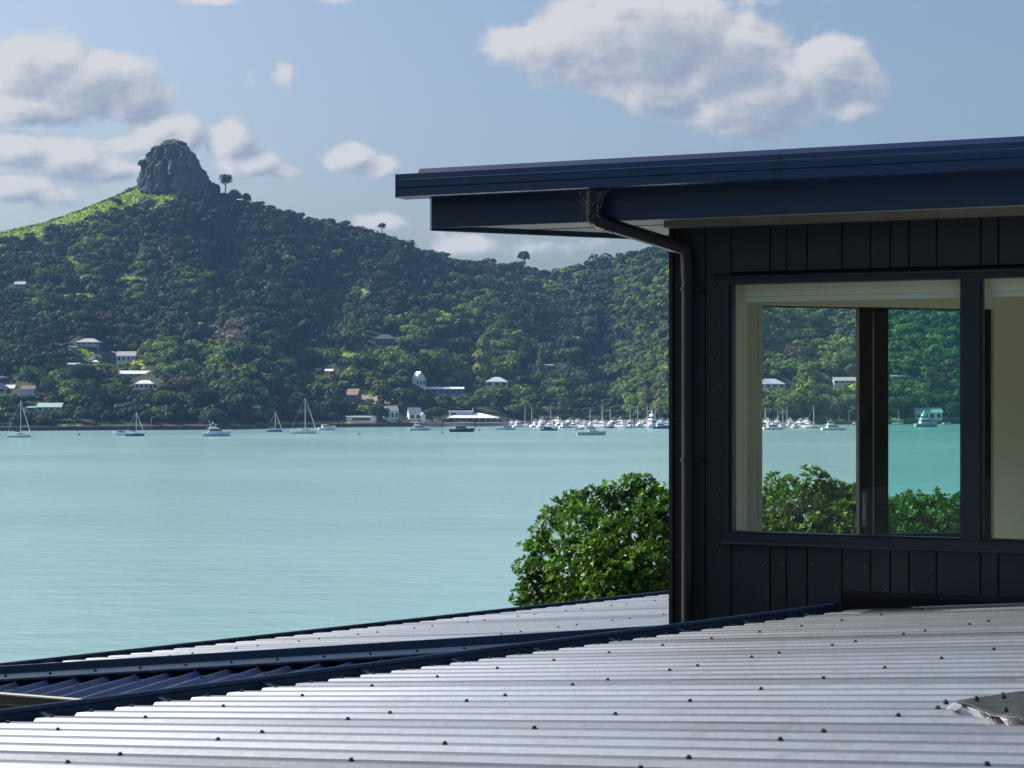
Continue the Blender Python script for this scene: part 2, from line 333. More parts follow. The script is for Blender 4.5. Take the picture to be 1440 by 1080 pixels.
# ------------------------------------------------------------------ clumps of leaf faces (far trees)
def clump_points(n, rs):
    d = rs.normal(size=(n, 3)); d /= np.linalg.norm(d, axis=1)[:, None]; d[:, 2] = np.where(d[:, 2] < -.25, -d[:, 2], d[:, 2]); return d
def leaf_quads(C, Nn, size, rs, jit=.55):
    """C centres, Nn normals -> quads (verts, faces)"""
    k = len(C); nn = Nn+rs.normal(size=(k, 3))*jit; nn /= np.linalg.norm(nn, axis=1)[:, None]
    a = rs.normal(size=(k, 3)); a -= nn*np.sum(a*nn, 1)[:, None]; a /= np.linalg.norm(a, axis=1)[:, None]; b = np.cross(nn, a)
    sz = np.asarray(size)*rs.uniform(.7, 1.3, k); sz = sz[:, None]; w = rs.uniform(.55, 1, (k, 1))
    V = np.stack([C-a*sz, C-b*sz*w, C+a*sz, C+b*sz*w], 1).reshape(-1, 3); return V, np.arange(k*4).reshape(-1, 4)
def crown(rs, r, h, lumps, per, size, flat=.8):
    """a lumpy crown about the origin, base at z=0: several leaf shells"""
    Cs, Ns = [], []
    for i in range(lumps):
        a = rs.uniform(0, 6.28); q = rs.uniform(.15, .62)*r if i else 0; rr = r*rs.uniform(.42, .62) if i else r*.72
        c = np.array((math.cos(a)*q, math.sin(a)*q, h*(rs.uniform(.3, .72) if i else .55)))
        d = clump_points(per, rs); s = np.array((rr, rr, rr*flat*h/(2*r)*1.15)); Cs.append(c+d*s*rs.uniform(.82, 1.06, (per, 1))); Ns.append(d)
    C = np.concatenate(Cs); Nn = np.concatenate(Ns); C[:, 2] = np.maximum(C[:, 2], .05*h); return leaf_quads(C, Nn, size, rs)

# ------------------------------------------------------------------ boxes of the view kept clear of the wooded mass (houses, lawns)
CLEAR = []
def proj(p): return UC+F*p[0]/p[1], VH-F*(p[2]-CZ)/p[1]

# ================================================================== THE DARK HOUSE IN FRONT
P0 = Vector((1.067, 8.4)); TX, TY = math.cos(math.radians(22)), -math.sin(math.radians(22)); MX, MY = TY, -TX
def s_at(u, n=0.0):
    k = (u-UC)/F; X0 = P0.x+MX*n; Y0 = P0.y+MY*n; return (k*Y0-X0)/(TX-k*TY)
def WP(s, n, z): return Vector((P0.x+TX*s+MX*n, P0.y+TY*s+MY*n, CZ+z))
def wbox(mb, s0, s1, n0, n1, z0, z1):      # n1 is the outer side
    return mb.hexa([WP(s0, n1, z0), WP(s1, n1, z0), WP(s1, n0, z0), WP(s0, n0, z0), WP(s0, n1, z1), WP(s1, n1, z1), WP(s1, n0, z1), WP(s0, n0, z1)])
def wprism(mb, prof, s0, s1, s0b=None):
    return mb.prism(prof, [WP(s0, n, z) for n, z in prof], [WP(s1, n, z) for n, z in prof])
house = empty('house', (P0.x, P0.y, CZ-5), 0, 'dark navy house with low ribbed roofs, wide eave and picture window', 'house')
HM = Matrix.Translation(-Vector((P0.x, P0.y, CZ-5)))
def hpart(mb, name, m, parent=None, smooth=False):
    o = mb.build(name, m, None, smooth); par = parent or house; o.parent = par
    off = Vector((0, 0, 0)); q = par
    while q: off += q.location; q = q.parent
    o.data.transform(Matrix.Translation(-off)); return o

SEND = 5.2
ZT, ZSO = .83, .852
JOINTS = [992, 1028, 1083, 1106, 1135, 1184, 1224, 1252, 1278, 1317, 1379, 1404, 1447, 1475, 1520, 1548, 1600, 1640, 1668, 1720, 1760, 1830, 1900, 1990, 2100, 2250, 2500]
sw = [s_at(u) for u in JOINTS]; sC = s_at(942); sF = s_at(1018); g = .0035
zWt, zWb = .585, -.716
def make_front_wall():
    mb = MB(); wbox(mb, sC+.004, sF+.02, -.12, -.016, -6, ZT); wbox(mb, sF+.02, SEND, -.12, -.016, -6, zWb+.03); wbox(mb, sF+.02, SEND, -.12, -.016, zWt-.03, ZT)
    o = hpart(mb, 'wall_backing', M_black)
    mb = MB(); edges = [s_at(947.5)]+sw
    for i in range(len(edges)-1):
        a, b = edges[i]+g, edges[i+1]-g; dn = .0012*((i*7) % 3-1)
        zb = -6 if JOINTS[i] <= 1184 else -.928
        if i < 1: wbox(mb, a, b, -.016, dn, -6, ZT-.004)
        elif i == 1:
            wbox(mb, a, sF+.015, -.016, dn, -6, ZT-.004); wbox(mb, sF+.0152, b, -.016, dn, -6, zWb+.02); wbox(mb, sF+.0152, b, -.016, dn, zWt-.02, ZT-.004)
        else:
            wbox(mb, a, b, -.016, dn, zWt+.016, ZT-.004); wbox(mb, a, b, -.016, dn, zb, zWb+.004)
    o = hpart(mb, 'front_wall', M_clad)
    nm = MB(); nm.tube([(0, 0, -.003), (0, 0, .0025)], [.003, .0022], 6); NAIL = nm.mesh('nail', M_soffit); r = rnd; spots = []
    for u in (951, 1012):
        for k in range(9): spots.append((u, .55-k*.165+r.uniform(-.02, .02)))
    for u in (1036, 1076, 1100, 1128, 1142, 1176, 1192, 1216, 1245, 1284, 1310): spots.append((u, -.80 if u % 3 else -.905))
    for u, z in spots:
        n_ = link('nail', NAIL, o); n_.location = WP(s_at(u), .0012, z)-house.location; n_.rotation_euler = Vector((MX, MY, 0)).to_track_quat('Z', 'Y').to_euler()
    mb = MB(); s0, s1 = sC, s_at(947.2); wbox(mb, s0, s1, -.05, .018, -6, ZT-.003); hpart(mb, 'corner_trim', M_clad)
    # short end wall and the far side wall of this wing
    mb = MB(); E0 = WP(sC+.002, -.02, 0); E1 = FWP(.15, .0, 0)
    for (a, b) in ((E0, E1),):
        d = Vector((b.x-a.x, b.y-a.y, 0)).normalized(); n = Vector((-d.y, d.x, 0))*.09
        mb.hexa([(a.x, a.y, CZ-6), (a.x-n.x, a.y-n.y, CZ-6), (b.x-n.x, b.y-n.y, CZ-6), (b.x, b.y, CZ-6), (a.x, a.y, CZ+ZT), (a.x-n.x, a.y-n.y, CZ+ZT), (b.x-n.x, b.y-n.y, CZ+ZT), (b.x, b.y, CZ+ZT)])
    hpart(mb, 'end_wall', M_clad)
    # apron under the cladding where the lower roof meets it
    mb = MB(); wprism(mb, [(-.01, -.90), (-.01, -1.10), (.045, -1.10), (.045, -.985), (.012, -.965), (.012, -.94)], s_at(1186), SEND); hpart(mb, 'apron_flashing', M_stile)
FG = math.radians(17); FP = Vector((.0909*9.0, 9.0)); GX, GY = math.cos(FG), math.sin(FG); NX, NY = GY, -GX
def fs_at(u, n=0.0):
    k = (u-UC)/F; X0 = FP.x+NX*n; Y0 = FP.y+NY*n; return (k*Y0-X0)/(GX-k*GY)
def FWP(s, n, z): return Vector((FP.x+GX*s+NX*n, FP.y+GY*s+NY*n, CZ+z))
def fbox(mb, s0, s1, n0, n1, z0, z1):
    return mb.hexa([FWP(s0, n1, z0), FWP(s1, n1, z0), FWP(s1, n0, z0), FWP(s0, n0, z0), FWP(s0, n1, z1), FWP(s1, n1, z1), FWP(s1, n0, z1), FWP(s0, n0, z1)])
make_front_wall()

def make_windows():
    win = MB(); jl, jr = sF, s_at(1030); a0, a1 = s_at(1351), s_at(1379); e0, e1 = 2.35, 2.47
    zt, zb = .540, -.664
    wbox(win, jl, jr-.012, -.06, .024, zWb+.001, zWt-.012)                       # left jamb, then head, sill, two mullions
    wbox(win, jr-.012, e1, -.06, .022, zt, zWt-.012); wbox(win, jr-.012, e1, -.06, .028, zWb, zb)
    wbox(win, a0, a1, -.06, .021, zb, zt); wbox(win, e0, e1, -.06, .02, zb, zt)
    for s0, s1 in ((jr-.012, jr),): wbox(win, s0, s1, -.06, .006, zb, zt)
    wbox(win, jr, a0, -.05, .004, zb, zb+.010); wbox(win, a1, e0, -.05, .004, zb, zb+.010); wbox(win, a1, a1+.012, -.05, .008, zb+.01, zt)
    w = hpart(win, 'window', M_alu)
    h = MB(); wprism(h, [(-.016, zWt+.012), (-.016, zWt-.012), (.030, zWt-.012), (.036, zWt-.016), (.038, zWt-.010), (.034, zWt-.004)], s_at(1004), e1+.1); hpart(h, 'head_flashing', M_alu, w)
    sl_ = MB(); wprism(sl_, [(.0, zWb+.02), (.0, zWb-.004), (.030, zWb-.004), (.034, zWb+.004), (.030, zWb+.012)], jl-.004, e1+.05); hpart(sl_, 'sill', M_alu, w)
    for s0, s1 in ((jr, a0), (a1, e0)):
        p = MB(); wbox(p, s0, s1, -.040, -.034, zb+.008, zt); hpart(p, 'pane', M_glass, w)
    # lining of the opening, inside
    li = MB(); wbox(li, jl-.02, jr+.004, -.27, -.061, zb-.02, zt+.02); wbox(li, jr+.004, e1, -.17, -.061, zt+.012, zt+.3); wbox(li, jr+.004, e1, -.17, -.061, zb-.06, zb-.012)
    hpart(li, 'window_lining', M_beige)
    # far side wall with the sliding window
    o0, o1 = fs_at(1072), fs_at(1398); zt2, zb2 = .480, -.80
    fw = MB(); fbox(fw, .16, o0, -.14, 0, -6, ZT); fbox(fw, o1, 6.5, -.14, 0, -6, ZT); fbox(fw, o0, o1, -.14, 0, zt2, ZT); fbox(fw, o0, o1, -.14, 0, -6, zb2); hpart(fw, 'inner_wall', M_beige)
    fo = MB(); fbox(fo, .17, o0-.03, -.17, -.141, -6, ZT); fbox(fo, o1+.03, 6.5, -.17, -.141, -6, ZT); fbox(fo, o0-.03, o1+.03, -.17, -.141, zt2+.03, ZT); fbox(fo, o0-.03, o1+.03, -.17, -.141, -6, zb2-.03); hpart(fo, 'far_wall_cladding', M_clad)
    sw_ = MB()
    fbox(sw_, o0, o1-.07, -.12, -.03, zt2-.006, zt2-.001); fbox(sw_, o0, o1, -.12, -.03, zb2, zb2+.05)
    fbox(sw_, fs_at(1380), o1-.001, -.12, -.03, zb2+.05, zt2-.001)
    sw2 = hpart(sw_, 'sliding_window', M_stile)
    m1a, m1b, m2a, m2b = fs_at(1207, -.05), fs_at(1225.6, -.05), fs_at(1227.6, -.09), fs_at(1248, -.09)
    st = MB(); fbox(st, m1a, m1b, -.075, -.035, zb2+.05, zt2-.006); a = hpart(st, 'stile', M_stile, sw2)
    st = MB(); fbox(st, m2a, m2b, -.118, -.080, zb2+.05, zt2-.006); hpart(st, 'stile', M_stile, sw2)
    la = MB(); fbox(la, m1a+.014, m1a+.034, -.035, -.020, -.70, -.52); fbox(la, m1a+.018, m1a+.030, -.020, -.012, -.66, -.58); hpart(la, 'latch', mat('grey_latch', (.10, .10, .10), .4), sw2)
    p = MB(); fbox(p, o0, m1a, -.058, -.052, zb2+.05, zt2-.006); hpart(p, 'pane', M_glass3, sw2)
    p = MB(); fbox(p, m2b, fs_at(1380), -.102, -.096, zb2+.05, zt2-.006); o = hpart(p, 'pane', M_glass2, sw2); o['label'] = 'green tinted sliding pane'
    # floor, ceiling and added glazed end of the room
    fl = MB(); c = [WP(sC+.05, -.125, 0), WP(SEND, -.125, 0), FWP(6.4, .001, 0), FWP(.05, .001, 0)]
    fl.hexa([Vector((p.x, p.y, CZ-1.0)) for p in c]+[Vector((p.x, p.y, CZ-.95)) for p in c]); hpart(fl, 'inner_floor', mat('pale_floor', (.60, .55, .45), .9))  # unseen floor, paled to bounce light into the room
    ce = MB(); ce.hexa([Vector((p.x, p.y, CZ+.74)) for p in c]+[Vector((p.x, p.y, CZ+ZT-.01)) for p in c]); hpart(ce, 'inner_ceiling', M_beige)
    q0, q1 = WP(SEND, .0, 0), FWP(6.45, -.1, 0); d = Vector((.1, 0, 0))
    def side(z0, z1, a, b, w, nm, m, par=None):
        A_, B_ = q0.lerp(q1, a), q0.lerp(q1, b); cw = MB(); cw.hexa([A_+Vector((0, 0, z0)), A_+d*w+Vector((0, 0, z0)), B_+d*w+Vector((0, 0, z0)), B_+Vector((0, 0, z0)), A_+Vector((0, 0, z1)), A_+d*w+Vector((0, 0, z1)), B_+d*w+Vector((0, 0, z1)), B_+Vector((0, 0, z1))]); return hpart(cw, nm, m, par)
    side(-6, -.9, 0, 1, 1, 'side_wall', M_clad); sg = side(.72, ZT, 0, 1, 1, 'added_side_window', M_alu); side(-.899, .719, .01, .99, .1, 'pane', M_glass3, sg)  # unseen glazing added to brighten the room
    # roller blinds hanging inside the two front panes
    for k, (s0, s1, lab) in enumerate(((jr+.045, a0+.03, 'rolled up cream blind at the top of the wide window, chain at its left'), (a1+.02, e0, 'rolled up cream blind at the top of the narrow window at the picture edge'))):
        root = empty('roller_blind', WP(s0, -.12, zt), 0, lab, 'blind')
        off = Matrix.Translation(-root.location)
        for nm, f in (('cassette', lambda mb: wbox(mb, s0, s1, -.165, -.075, zt-.055, zt+.011)), ('bottom_rail', lambda mb: wbox(mb, s0, s1, -.10, -.085, zt-.082, zt-.0565))):
            mb = MB(); f(mb); o = mb.build(nm, M_blind if nm == 'cassette' else mat('pale_rail', (.60, .62, .54), .5), root); o.data.transform(off)
        mb = MB(); pts = s0+.055
        if k == 0:
            for i in range(150): z = zt-.08-i*.0072; c_ = WP(pts, -.11, z); mb.box(c_.x-.0016, c_.x+.0016, c_.y-.0016, c_.y+.0016, c_.z-.0024, c_.z+.0024)
            o = mb.build('chain', mat('grey_chain', (.12, .13, .12), .4), root); o.data.transform(off)
make_windows()

def make_upper_roof():
    # soffit polygon: front edge along the fascia, far edge turning away at 24 degrees
    sf0 = s_at(607, .31); A = WP(sf0, .31, 0); d24 = Vector((math.cos(math.radians(24)), math.sin(math.radians(24)), 0)); B = A+d24*8.2; C_ = WP(6.2, .31, 0)
    def poly(mb, z0, z1, a=A, b=B, c=C_):
        q = [a, c, b]; mb.add([Vector((p.x, p.y, CZ+z0)) for p in q]+[Vector((p.x, p.y, CZ+z1)) for p in q], [(2, 1, 0), (3, 4, 5), (0, 1, 4, 3), (1, 2, 5, 4), (2, 0, 3, 5)])
    mb = MB(); poly(mb, ZSO, ZSO+.02, A+d24*.01+Vector((.01, 0, 0))); so_ = hpart(mb, 'soffit', M_soffit)
    mb = MB()
    for k in (.55,):     # joint strips of the soffit sheets, parallel to the fascia
        p = A+d24*k; q = p+Vector((TX, TY, 0))*1.3; n = Vector((MX, MY, 0))*.004
        mb.hexa([Vector((x.x, x.y, CZ+ZSO-.003)) for x in (p+n, q+n, q-n, p-n)]+[Vector((x.x, x.y, CZ+ZSO+.001)) for x in (p+n, q+n, q-n, p-n)])
    hpart(mb, 'joint_strip', M_black, so_)
    mb = MB(); wbox(mb, sf0, 6.2, .285, .312, .838, 1.06); hpart(mb, 'fascia', M_navy)
    nb = Vector((-d24.y, d24.x, 0))
    mb = MB(); q = [A+d24*.0, B, B+nb*.025, A+nb*.025]; mb.hexa([Vector((p.x, p.y, CZ+.826)) for p in q]+[Vector((p.x, p.y, CZ+1.10)) for p in q]); hpart(mb, 'barge_board', M_navy)
    mb = MB(); wbox(mb, s_at(935, .10), SEND, -.016, .10, .820, .8505); wbox(mb, s_at(935, .10)-.004, SEND, .10, .106, .818, .8512); hpart(mb, 'eave_plate', M_plate)
    # roof: ribbed sheet with capped front edge, and its edge cap
    r0 = s_at(593, .30); zt = 321*WP(r0, .30, 0).y/F
    mb = MB(); A2 = WP(r0, .30, 0); B2 = A2+d24*8.6; C2 = WP(6.4, .30, 0); poly(mb, 1.062, zt-.012, A2, B2, C2); ro = hpart(mb, 'upper_roof', M_roofnavy); ro['label'] = 'navy upper roof edge'
    mb = MB(); L = 6.4-r0; n = int(L/.14)
    wprism(mb, [(.18, zt-.012), (.325, zt-.045), (.328, zt-.040), (.30, zt-.004), (.27, zt), (.20, zt)], r0-.012, 6.4); hpart(mb, 'edge_cap', mat('deep_blue_cap', (.003, .015, .075), .55, .2), ro)
    # the box gutter along the eave
    g0 = s_at(557, .45); gz = 1.097; pr = [(.315, gz-.03), (.315, gz-.112), (.44, gz-.116), (.4495, gz-.112), (.4495, gz-.074), (.4450, gz-.072), (.4450, gz-.070), (.4510, gz-.067), (.4510, gz-.038), (.4540, gz-.034), (.4540, gz-.031), (.4500, gz-.028), (.4500, gz-.002), (.447, gz), (.441, gz-.001), (.441, gz-.05), (.325, gz-.05), (.325, gz-.03)]
    mb = MB(); wprism(mb, pr, g0, 6.4); gu = hpart(mb, 'gutter', mat('gutter_steel_paint', (.007, .034, .098), .34, .5, nscale=12, namt=.2, stretch=(1, 1, 5)))
    for uj in (1085, 1700):
        sj = s_at(uj, .45); mb = MB(); wprism(mb, [(n+.0015 if n > .44 else n, z) for n, z in pr], sj, sj+.035); hpart(mb, 'joint_clip', M_navy, gu)
    mb = MB(); wprism(mb, [(.315, gz-.004), (.315, gz-.113), (.452, gz-.117), (.452, gz-.0005)], g0-.004, g0+.0005); hpart(mb, 'end_cap', M_navy, gu)
    # downpipe: outlet, swan neck to the corner, drop down the wall
    n0 = .385; so0 = s_at(835, n0); sv = s_at(967, .055); zv = .725
    pts = [WP(so0, n0, .99), WP(so0, n0, .872), WP(so0+.006, n0-.003, .848), WP(so0+.022, n0-.012, .832), WP(so0+.05, n0-.028, .820)]
    e = [WP(sv-.030, .078, .722), WP(sv-.006, .062, .708)]
    mb = MB(); mb.tube(pts[:2]+pts[2:], [.041, .041, .041, .040, .036], 16); mb.tube([pts[4]-(e[0]-pts[4]).normalized()*.01]+e, .0345, 16); mb.tube([WP(sv-.006, .062, .722), WP(sv, .058, .66)], .034, 16); mb.tube([WP(sv, .055, .69), WP(sv, .055, -4.5)], 0.030, 16); dp = hpart(mb, 'downpipe', M_pipe, None, True)
    mb = MB(); mb.tube([pts[1]+Vector((0, 0, .012)), pts[1]-Vector((0, 0, .002))], .0425, 16); mb.tube([pts[4], pts[4]+(e[0]-pts[4]).normalized()*.04], .038, 16); hpart(mb, 'elbow_collar', M_pipe, dp, True)
    mb = MB(); mb.tube([WP(sv, .055, .685), WP(sv, .055, .57)], .034, 16); hpart(mb, 'socket', M_pipe, dp, True)
    for zc in (.52, -.31, -1.4):
        mb = MB(); mb.tube([WP(sv, .055, zc-.009), WP(sv, .055, zc+.009)], .036, 16); wbox(mb, sv+.025, sv+.062, 0.001, .05, zc-.006, zc+.006)
        mb.tube([WP(sv+.062, .01, zc-.004), WP(sv+.062, .032, zc-.004)], .009, 8); hpart(mb, 'clamp', M_pipe, dp, True)
    # cobweb strands about the outlet
    web = MB(); r = random.Random(3); base = WP(so0, n0, .95)
    for i in range(22):
        a = WP(so0+r.uniform(-.13, .12), n0+r.uniform(.0, .05), .975+r.uniform(-.004, .003)); b = WP(so0+r.uniform(-.05, .05), n0+.042, r.uniform(.80, .97)); web.tube([a, (a+b)/2+Vector((0, 0, r.uniform(-.012, .004))), b], .00035, 3, False)
    o = web.build('cobweb', mat('cobweb_silk', (.6, .6, .58), .9)); tag(o, 'wispy pale cobweb on the downpipe outlet beneath the gutter', 'cobweb')
make_upper_roof()

# ---- the three lower roofs
PR = Vector((.746, .665, 0)); RX, RY, RZ = .82, -.572, .100; R3 = Vector((RX, RY, RZ)); PER = .1396
PROF = [(0, 0), (.29, 0), (.40, 1), (.81, 1), (.92, 0), (1, 0)]
def sheet(name, O, p, r3, per, k0, k1, bfun, h, m, seed, tint=.10, prof=PROF):
    rs = np.random.default_rng(seed); V, Fq, T = [], [], []; sub = 5; sh = 1.0
    for k in range(k0, k1):
        t = 1+rs.normal()*tint
        if k % 6 == 0: sh = 1+rs.normal()*tint*.9
        t *= sh
        if rs.random() < .22: t *= .66
        rows = []
        for (q, z) in prof:
            a = (k+q)*per; b0, b1 = bfun(a)
            if b1 <= b0: rows = None; break
            row = []
            for j in range(sub+1):
                P = O+p*a+r3*(b0+(b1-b0)*j/sub); row.append(len(V)); V.append((P.x, P.y, P.z-(1-z)*h)); T.append((t, t, t*1.0))
            rows.append(row)
        if not rows: continue
        for i in range(len(rows)-1):
            for j in range(sub): Fq.append((rows[i][j], rows[i+1][j], rows[i+1][j+1], rows[i][j+1]))
    V = np.array(V); off = house.location; V = V-np.array(off)
    o = link(name, npmesh(name, V, np.array(Fq)[:, ::-1], m, {'rowtint': np.clip(np.array(T), .3, 1.4)}), house); return o
def nwall(P): return (P.x-P0.x)*MX+(P.y-P0.y)*MY
sc = MB(); sc.tube([(0, 0, -.004), (0, 0, .002)], .0075, 8); sc.tube([(0, 0, .002), (0, 0, .0072)], .0048, 6); SCREW = sc.mesh('screw', M_screw)
def screws(roof, pts, hmax=100):
    pts = sorted(pts, key=lambda p: p.y)
    for P in pts[:hmax]:
        o = link('screw', SCREW, roof); o.location = P-house.location; o.rotation_euler = (rnd.uniform(-.08, .08), rnd.uniform(-.15, 0), rnd.uniform(0, 3))
    if len(pts) > hmax:
        mb = MB()
        for P in pts[hmax:]:
            for z0, z1, r, n in ((-.004, .002, .0105, 8), (.002, .0095, .0062, 6)): mb.tube([P+Vector((0, 0, z0)), P+Vector((0, 0, z1))], r, n)
        o = hpart(mb, 'screw', M_screw, roof); o['kind'] = 'stuff'
def eave_gutter(name, L0, p, a0, a1, drop=.085, wid=.10, parent=None):
    """open gutter: L0 a point on the outer lip, sheets come in from the +r side"""
    w = Vector((RX, RY, 0)).normalized()*wid
    up = Vector((0, 0, 1)); A, B = L0+p*a0, L0+p*a1; mb = MB()
    prof = lambda Q: [Q+up*0, Q-up*drop, Q+w-up*drop, Q+w-up*.035, Q+w*.96-up*.035, Q+w*.96-up*(drop-.004), Q+w*.05-up*(drop-.004), Q+w*.05-up*0]
    mb.prism(prof(A), prof(A), prof(B)); mb.tube([A+w*.02, B+w*.02], .0105, 10); g_ = hpart(mb, name, mat('slate_gutter_paint', (.014, .036, .075), .4, .5, nscale=10, namt=.25))
    return g_
# foreground roof
LIPA = Vector((-1.59, 5.4, CZ-.984)); OA = LIPA+Vector((RX, RY, 0)).normalized()*.085; OA.z = CZ-1.0
def bA(a):
    P = OA+PR*a; n0 = nwall(P); return (0 if n0 > .05 or P.x < .3 else max(0, (.05-n0)/(R3.x*MX+R3.y*MY)), 6.2)
roofA = sheet('lower_roof', OA, PR, R3, PER, -22, 45, bA, .018, M_roof, 5); roofA['label'] = 'pale grey ribbed roof nearest the viewer'
def hitplane(u, v, O, e1, e2, up=0.0):
    n = e1.cross(e2).normalized(); d = Vector(((u-UC)/F, 1, (VH-v)/F)); o = Vector((0, 0, CZ)); O = O+Vector((0, 0, up)); return o+d*((O-o).dot(n)/d.dot(n))
def acoef(P, O, p, r3):
    d = P-O; det = p.x*r3.y-r3.x*p.y; return (d.x*r3.y-r3.x*d.y)/det, (p.x*d.y-p.y*d.x)/det
bs = [acoef(hitplane(u, v, OA, PR, R3), OA, PR, R3)[1] for u, v in ((876, 916), (870, 954), (880, 1003), (1290, 1002), (1392, 1075))]
rowsA = [(.028, 1, 0)]+[(b, 2, i) for i, b in enumerate(bs)]
ptsA = []
for i, (b, st, sft) in enumerate([(.028, 'all', 0), (bs[0], 'two', 0), (bs[1], 'twothree', 1), (bs[2], 'two', 1), (bs[3], 'twothree', 0), (bs[4], 'two', 0), (bs[4]+(bs[4]-bs[3]), 'two', 1)]):
    for k in range(-20, 44):
        if st == 'two' and (k+sft) % 2: continue
        if st == 'twothree' and (k+sft) % 3 == 0: continue
        a = (k+.61)*PER+rnd.uniform(-.004, .004); b0, b1 = bA(a); bb = b+(b0 if i == 0 else 0)+rnd.uniform(-.008, .008)
        if bb < b0+.01: continue
        P = OA+PR*a+R3*bb
        if P.y < 1.5: continue
        u, v = proj(P)
        if -60 < u < 1500 and v < 1110: ptsA.append(P)
print('bA rows', [round(x, 2) for x in bs], 'screws', len(ptsA))
screws(roofA, ptsA)
aC = None
for k in range(2000):
    if nwall(LIPA+PR*(k*.005)) < .03 and (LIPA+PR*(k*.005)).x > .3: aC = k*.005; break
gA = eave_gutter('roof_gutter', LIPA, PR, -3.2, aC)
for k in range(-14, 26):     # straps across the gutter
    Q = LIPA+PR*(k*.42+.12); w = Vector((RX, RY, 0)).normalized()*.1
    if -3.1 < (k*.42+.12) < aC-.05: gb = MB(); gb.hexa([Q-PR*.009+w*.05-Vector((0, 0, .008)), Q+PR*.009+w*.05-Vector((0, 0, .008)), Q+PR*.009+w-Vector((0, 0, .036)), Q-PR*.009+w-Vector((0, 0, .036)), Q-PR*.009+w*.05-Vector((0, 0, .005)), Q+PR*.009+w*.05-Vector((0, 0, .005)), Q+PR*.009+w-Vector((0, 0, .033)), Q-PR*.009+w-Vector((0, 0, .033))]); hpart(gb, 'strap', M_navy, gA)
# further roof beyond the step
ZB = -1.45; YB = -ZB*F/378; LIPB = Vector((-UC/F*YB, YB, CZ+ZB)); OB = LIPB+Vector((RX, RY, 0)).normalized()*.05; OB.z = CZ+ZB-.008
L0 = hitplane(0, 944, OB, PR, R3); L1 = hitplane(880, 890, OB, PR, R3); lv = (L1-L0); l = lv.normalized(); L0 = L0-l*1.6; L1 = L1+l*.30
def bB(a):
    P = OB+PR*a; d = Vector((lv.x, lv.y)); n = Vector((-d.y, d.x)).normalized(); q = Vector((P.x-L0.x, P.y-L0.y)).dot(n); rr = Vector((RX, RY)).dot(n); b = -q/rr
    return (0, b if b > 0 else 0)
roofB = sheet('lower_roof', OB, PR, R3, PER, -16, 52, bB, .0175, M_roof, 8, .06); roofB['label'] = 'pale grey ribbed roof behind the step'
ptsB = []
for i, b in enumerate([.028, .62, 1.25, 1.9, 2.6, 3.3]):
    for k in range(-14, 50):
        if i and (k+i) % (3 if i % 2 else 2) == 0 and i: continue
        if i % 2 == 0 and i and k % 2: continue
        a = (k+.61)*PER; b0, b1 = bB(a)
        if b > b1-.02: continue
        P = OB+PR*a+R3*b; u, v = proj(P)
        if -40 < u < 945: ptsB.append(P)
screws(roofB, ptsB); print('B screws', len(ptsB), 'L', L0-Vector((0, 0, CZ)), L1-Vector((0, 0, CZ)))
eave_gutter('roof_gutter', LIPB, PR, -2.5, 7.5, .085, .06)
# step flashing between them
qv = Vector((.375, .927, .0)).normalized()
def cap_prof(Q): return [Q+Vector((0, 0, dz))-qv*dq for dq, dz in ((-.02, .0), (-.02, .026), (0, .028), (.004, .026), (.006, -.012), (.055, -.034), (.057, -.039), (.05, -.05), (-.01, -.05))]
mb = MB(); mb.prism(cap_prof(L0), cap_prof(L0), cap_prof(L1)); capo = hpart(mb, 'step_flashing', mat('step_flashing_paint', (.018, .044, .088), .33, .5, nscale=8, namt=.2))
for k in range(-4, 20):
    P = L0+l*(1.6+k*.24+.05)-qv*.032+Vector((0, 0, -.022)); 
    if (P-L0).length < (L1-L0).length: o = link('screw', SCREW, capo); o.location = P-house.location
mb = MB(); mb.hexa([L0+qv*.0+Vector((0, 0, -.5)), L1+Vector((0, 0, -.5)), L1+qv*.03+Vector((0, 0, -.5)), L0+qv*.03+Vector((0, 0, -.5)), L0+Vector((0, 0, -.03)), L1+Vector((0, 0, -.03)), L1+qv*.03+Vector((0, 0, -.03)), L0+qv*.03+Vector((0, 0, -.03))]); hpart(mb, 'step_backing', M_black)
# lower roof running under that flashing, shade and sky blue put into its colour
qc = -Vector((.375, .927, .016)).normalized(); OC = L0+Vector((0, 0, -.055))
BD = hitplane(0, 976, OC+Vector((0, 0, .03)), l, qc); nB = (BD.x-P0.x)*MX+(BD.y-P0.y)*MY
def bC(a):
    P = OC+l*a; return (0, max(.2, (nB-nwall(P))/(qc.x*MX+qc.y*MY)))
roofC = sheet('lower_roof', OC+Vector((0, 0, .0)), l, qc, .16, 0, int((L1-L0).length/.16), bC, .022, M_roofnavy, 4, .03, [(0, 0), (.62, 0), (.71, 1), (.83, 1), (.92, 0), (1, 0)]); roofC['label'] = 'ribbed roof in the shaded step, its shade painted navy'
pc = []
for k in range(0, 27):
    a = (k+.77)*.16; P = OC+l*a+qc*(.30 if k % 2 else .06); u, v = proj(P)
    if -30 < u < 600: pc.append(P)
screws(roofC, pc)
sB = [( (BD.x-P0.x)*TX+(BD.y-P0.y)*TY)]
mb = MB(); zz = BD.z-CZ; wbox(mb, sB[0]-2, sB[0]+1.6, nB, nB+.02, zz-.35, zz+.0); wbox(mb, sB[0]-2, sB[0]+1.6, nB+.02, nB+.026, zz-.05, zz-.042)
hpart(mb, 'eave_board', mat('olive_board', (.062, .060, .040), .55, .4, nscale=5, namt=.2))
mb = MB(); wbox(mb, sB[0]-2, sB[0]+1.6, nB-.01, nB+.024, zz+.0002, zz+.007); hpart(mb, 'eave_trim', mat('pale_trim', (.45, .44, .40), .5))
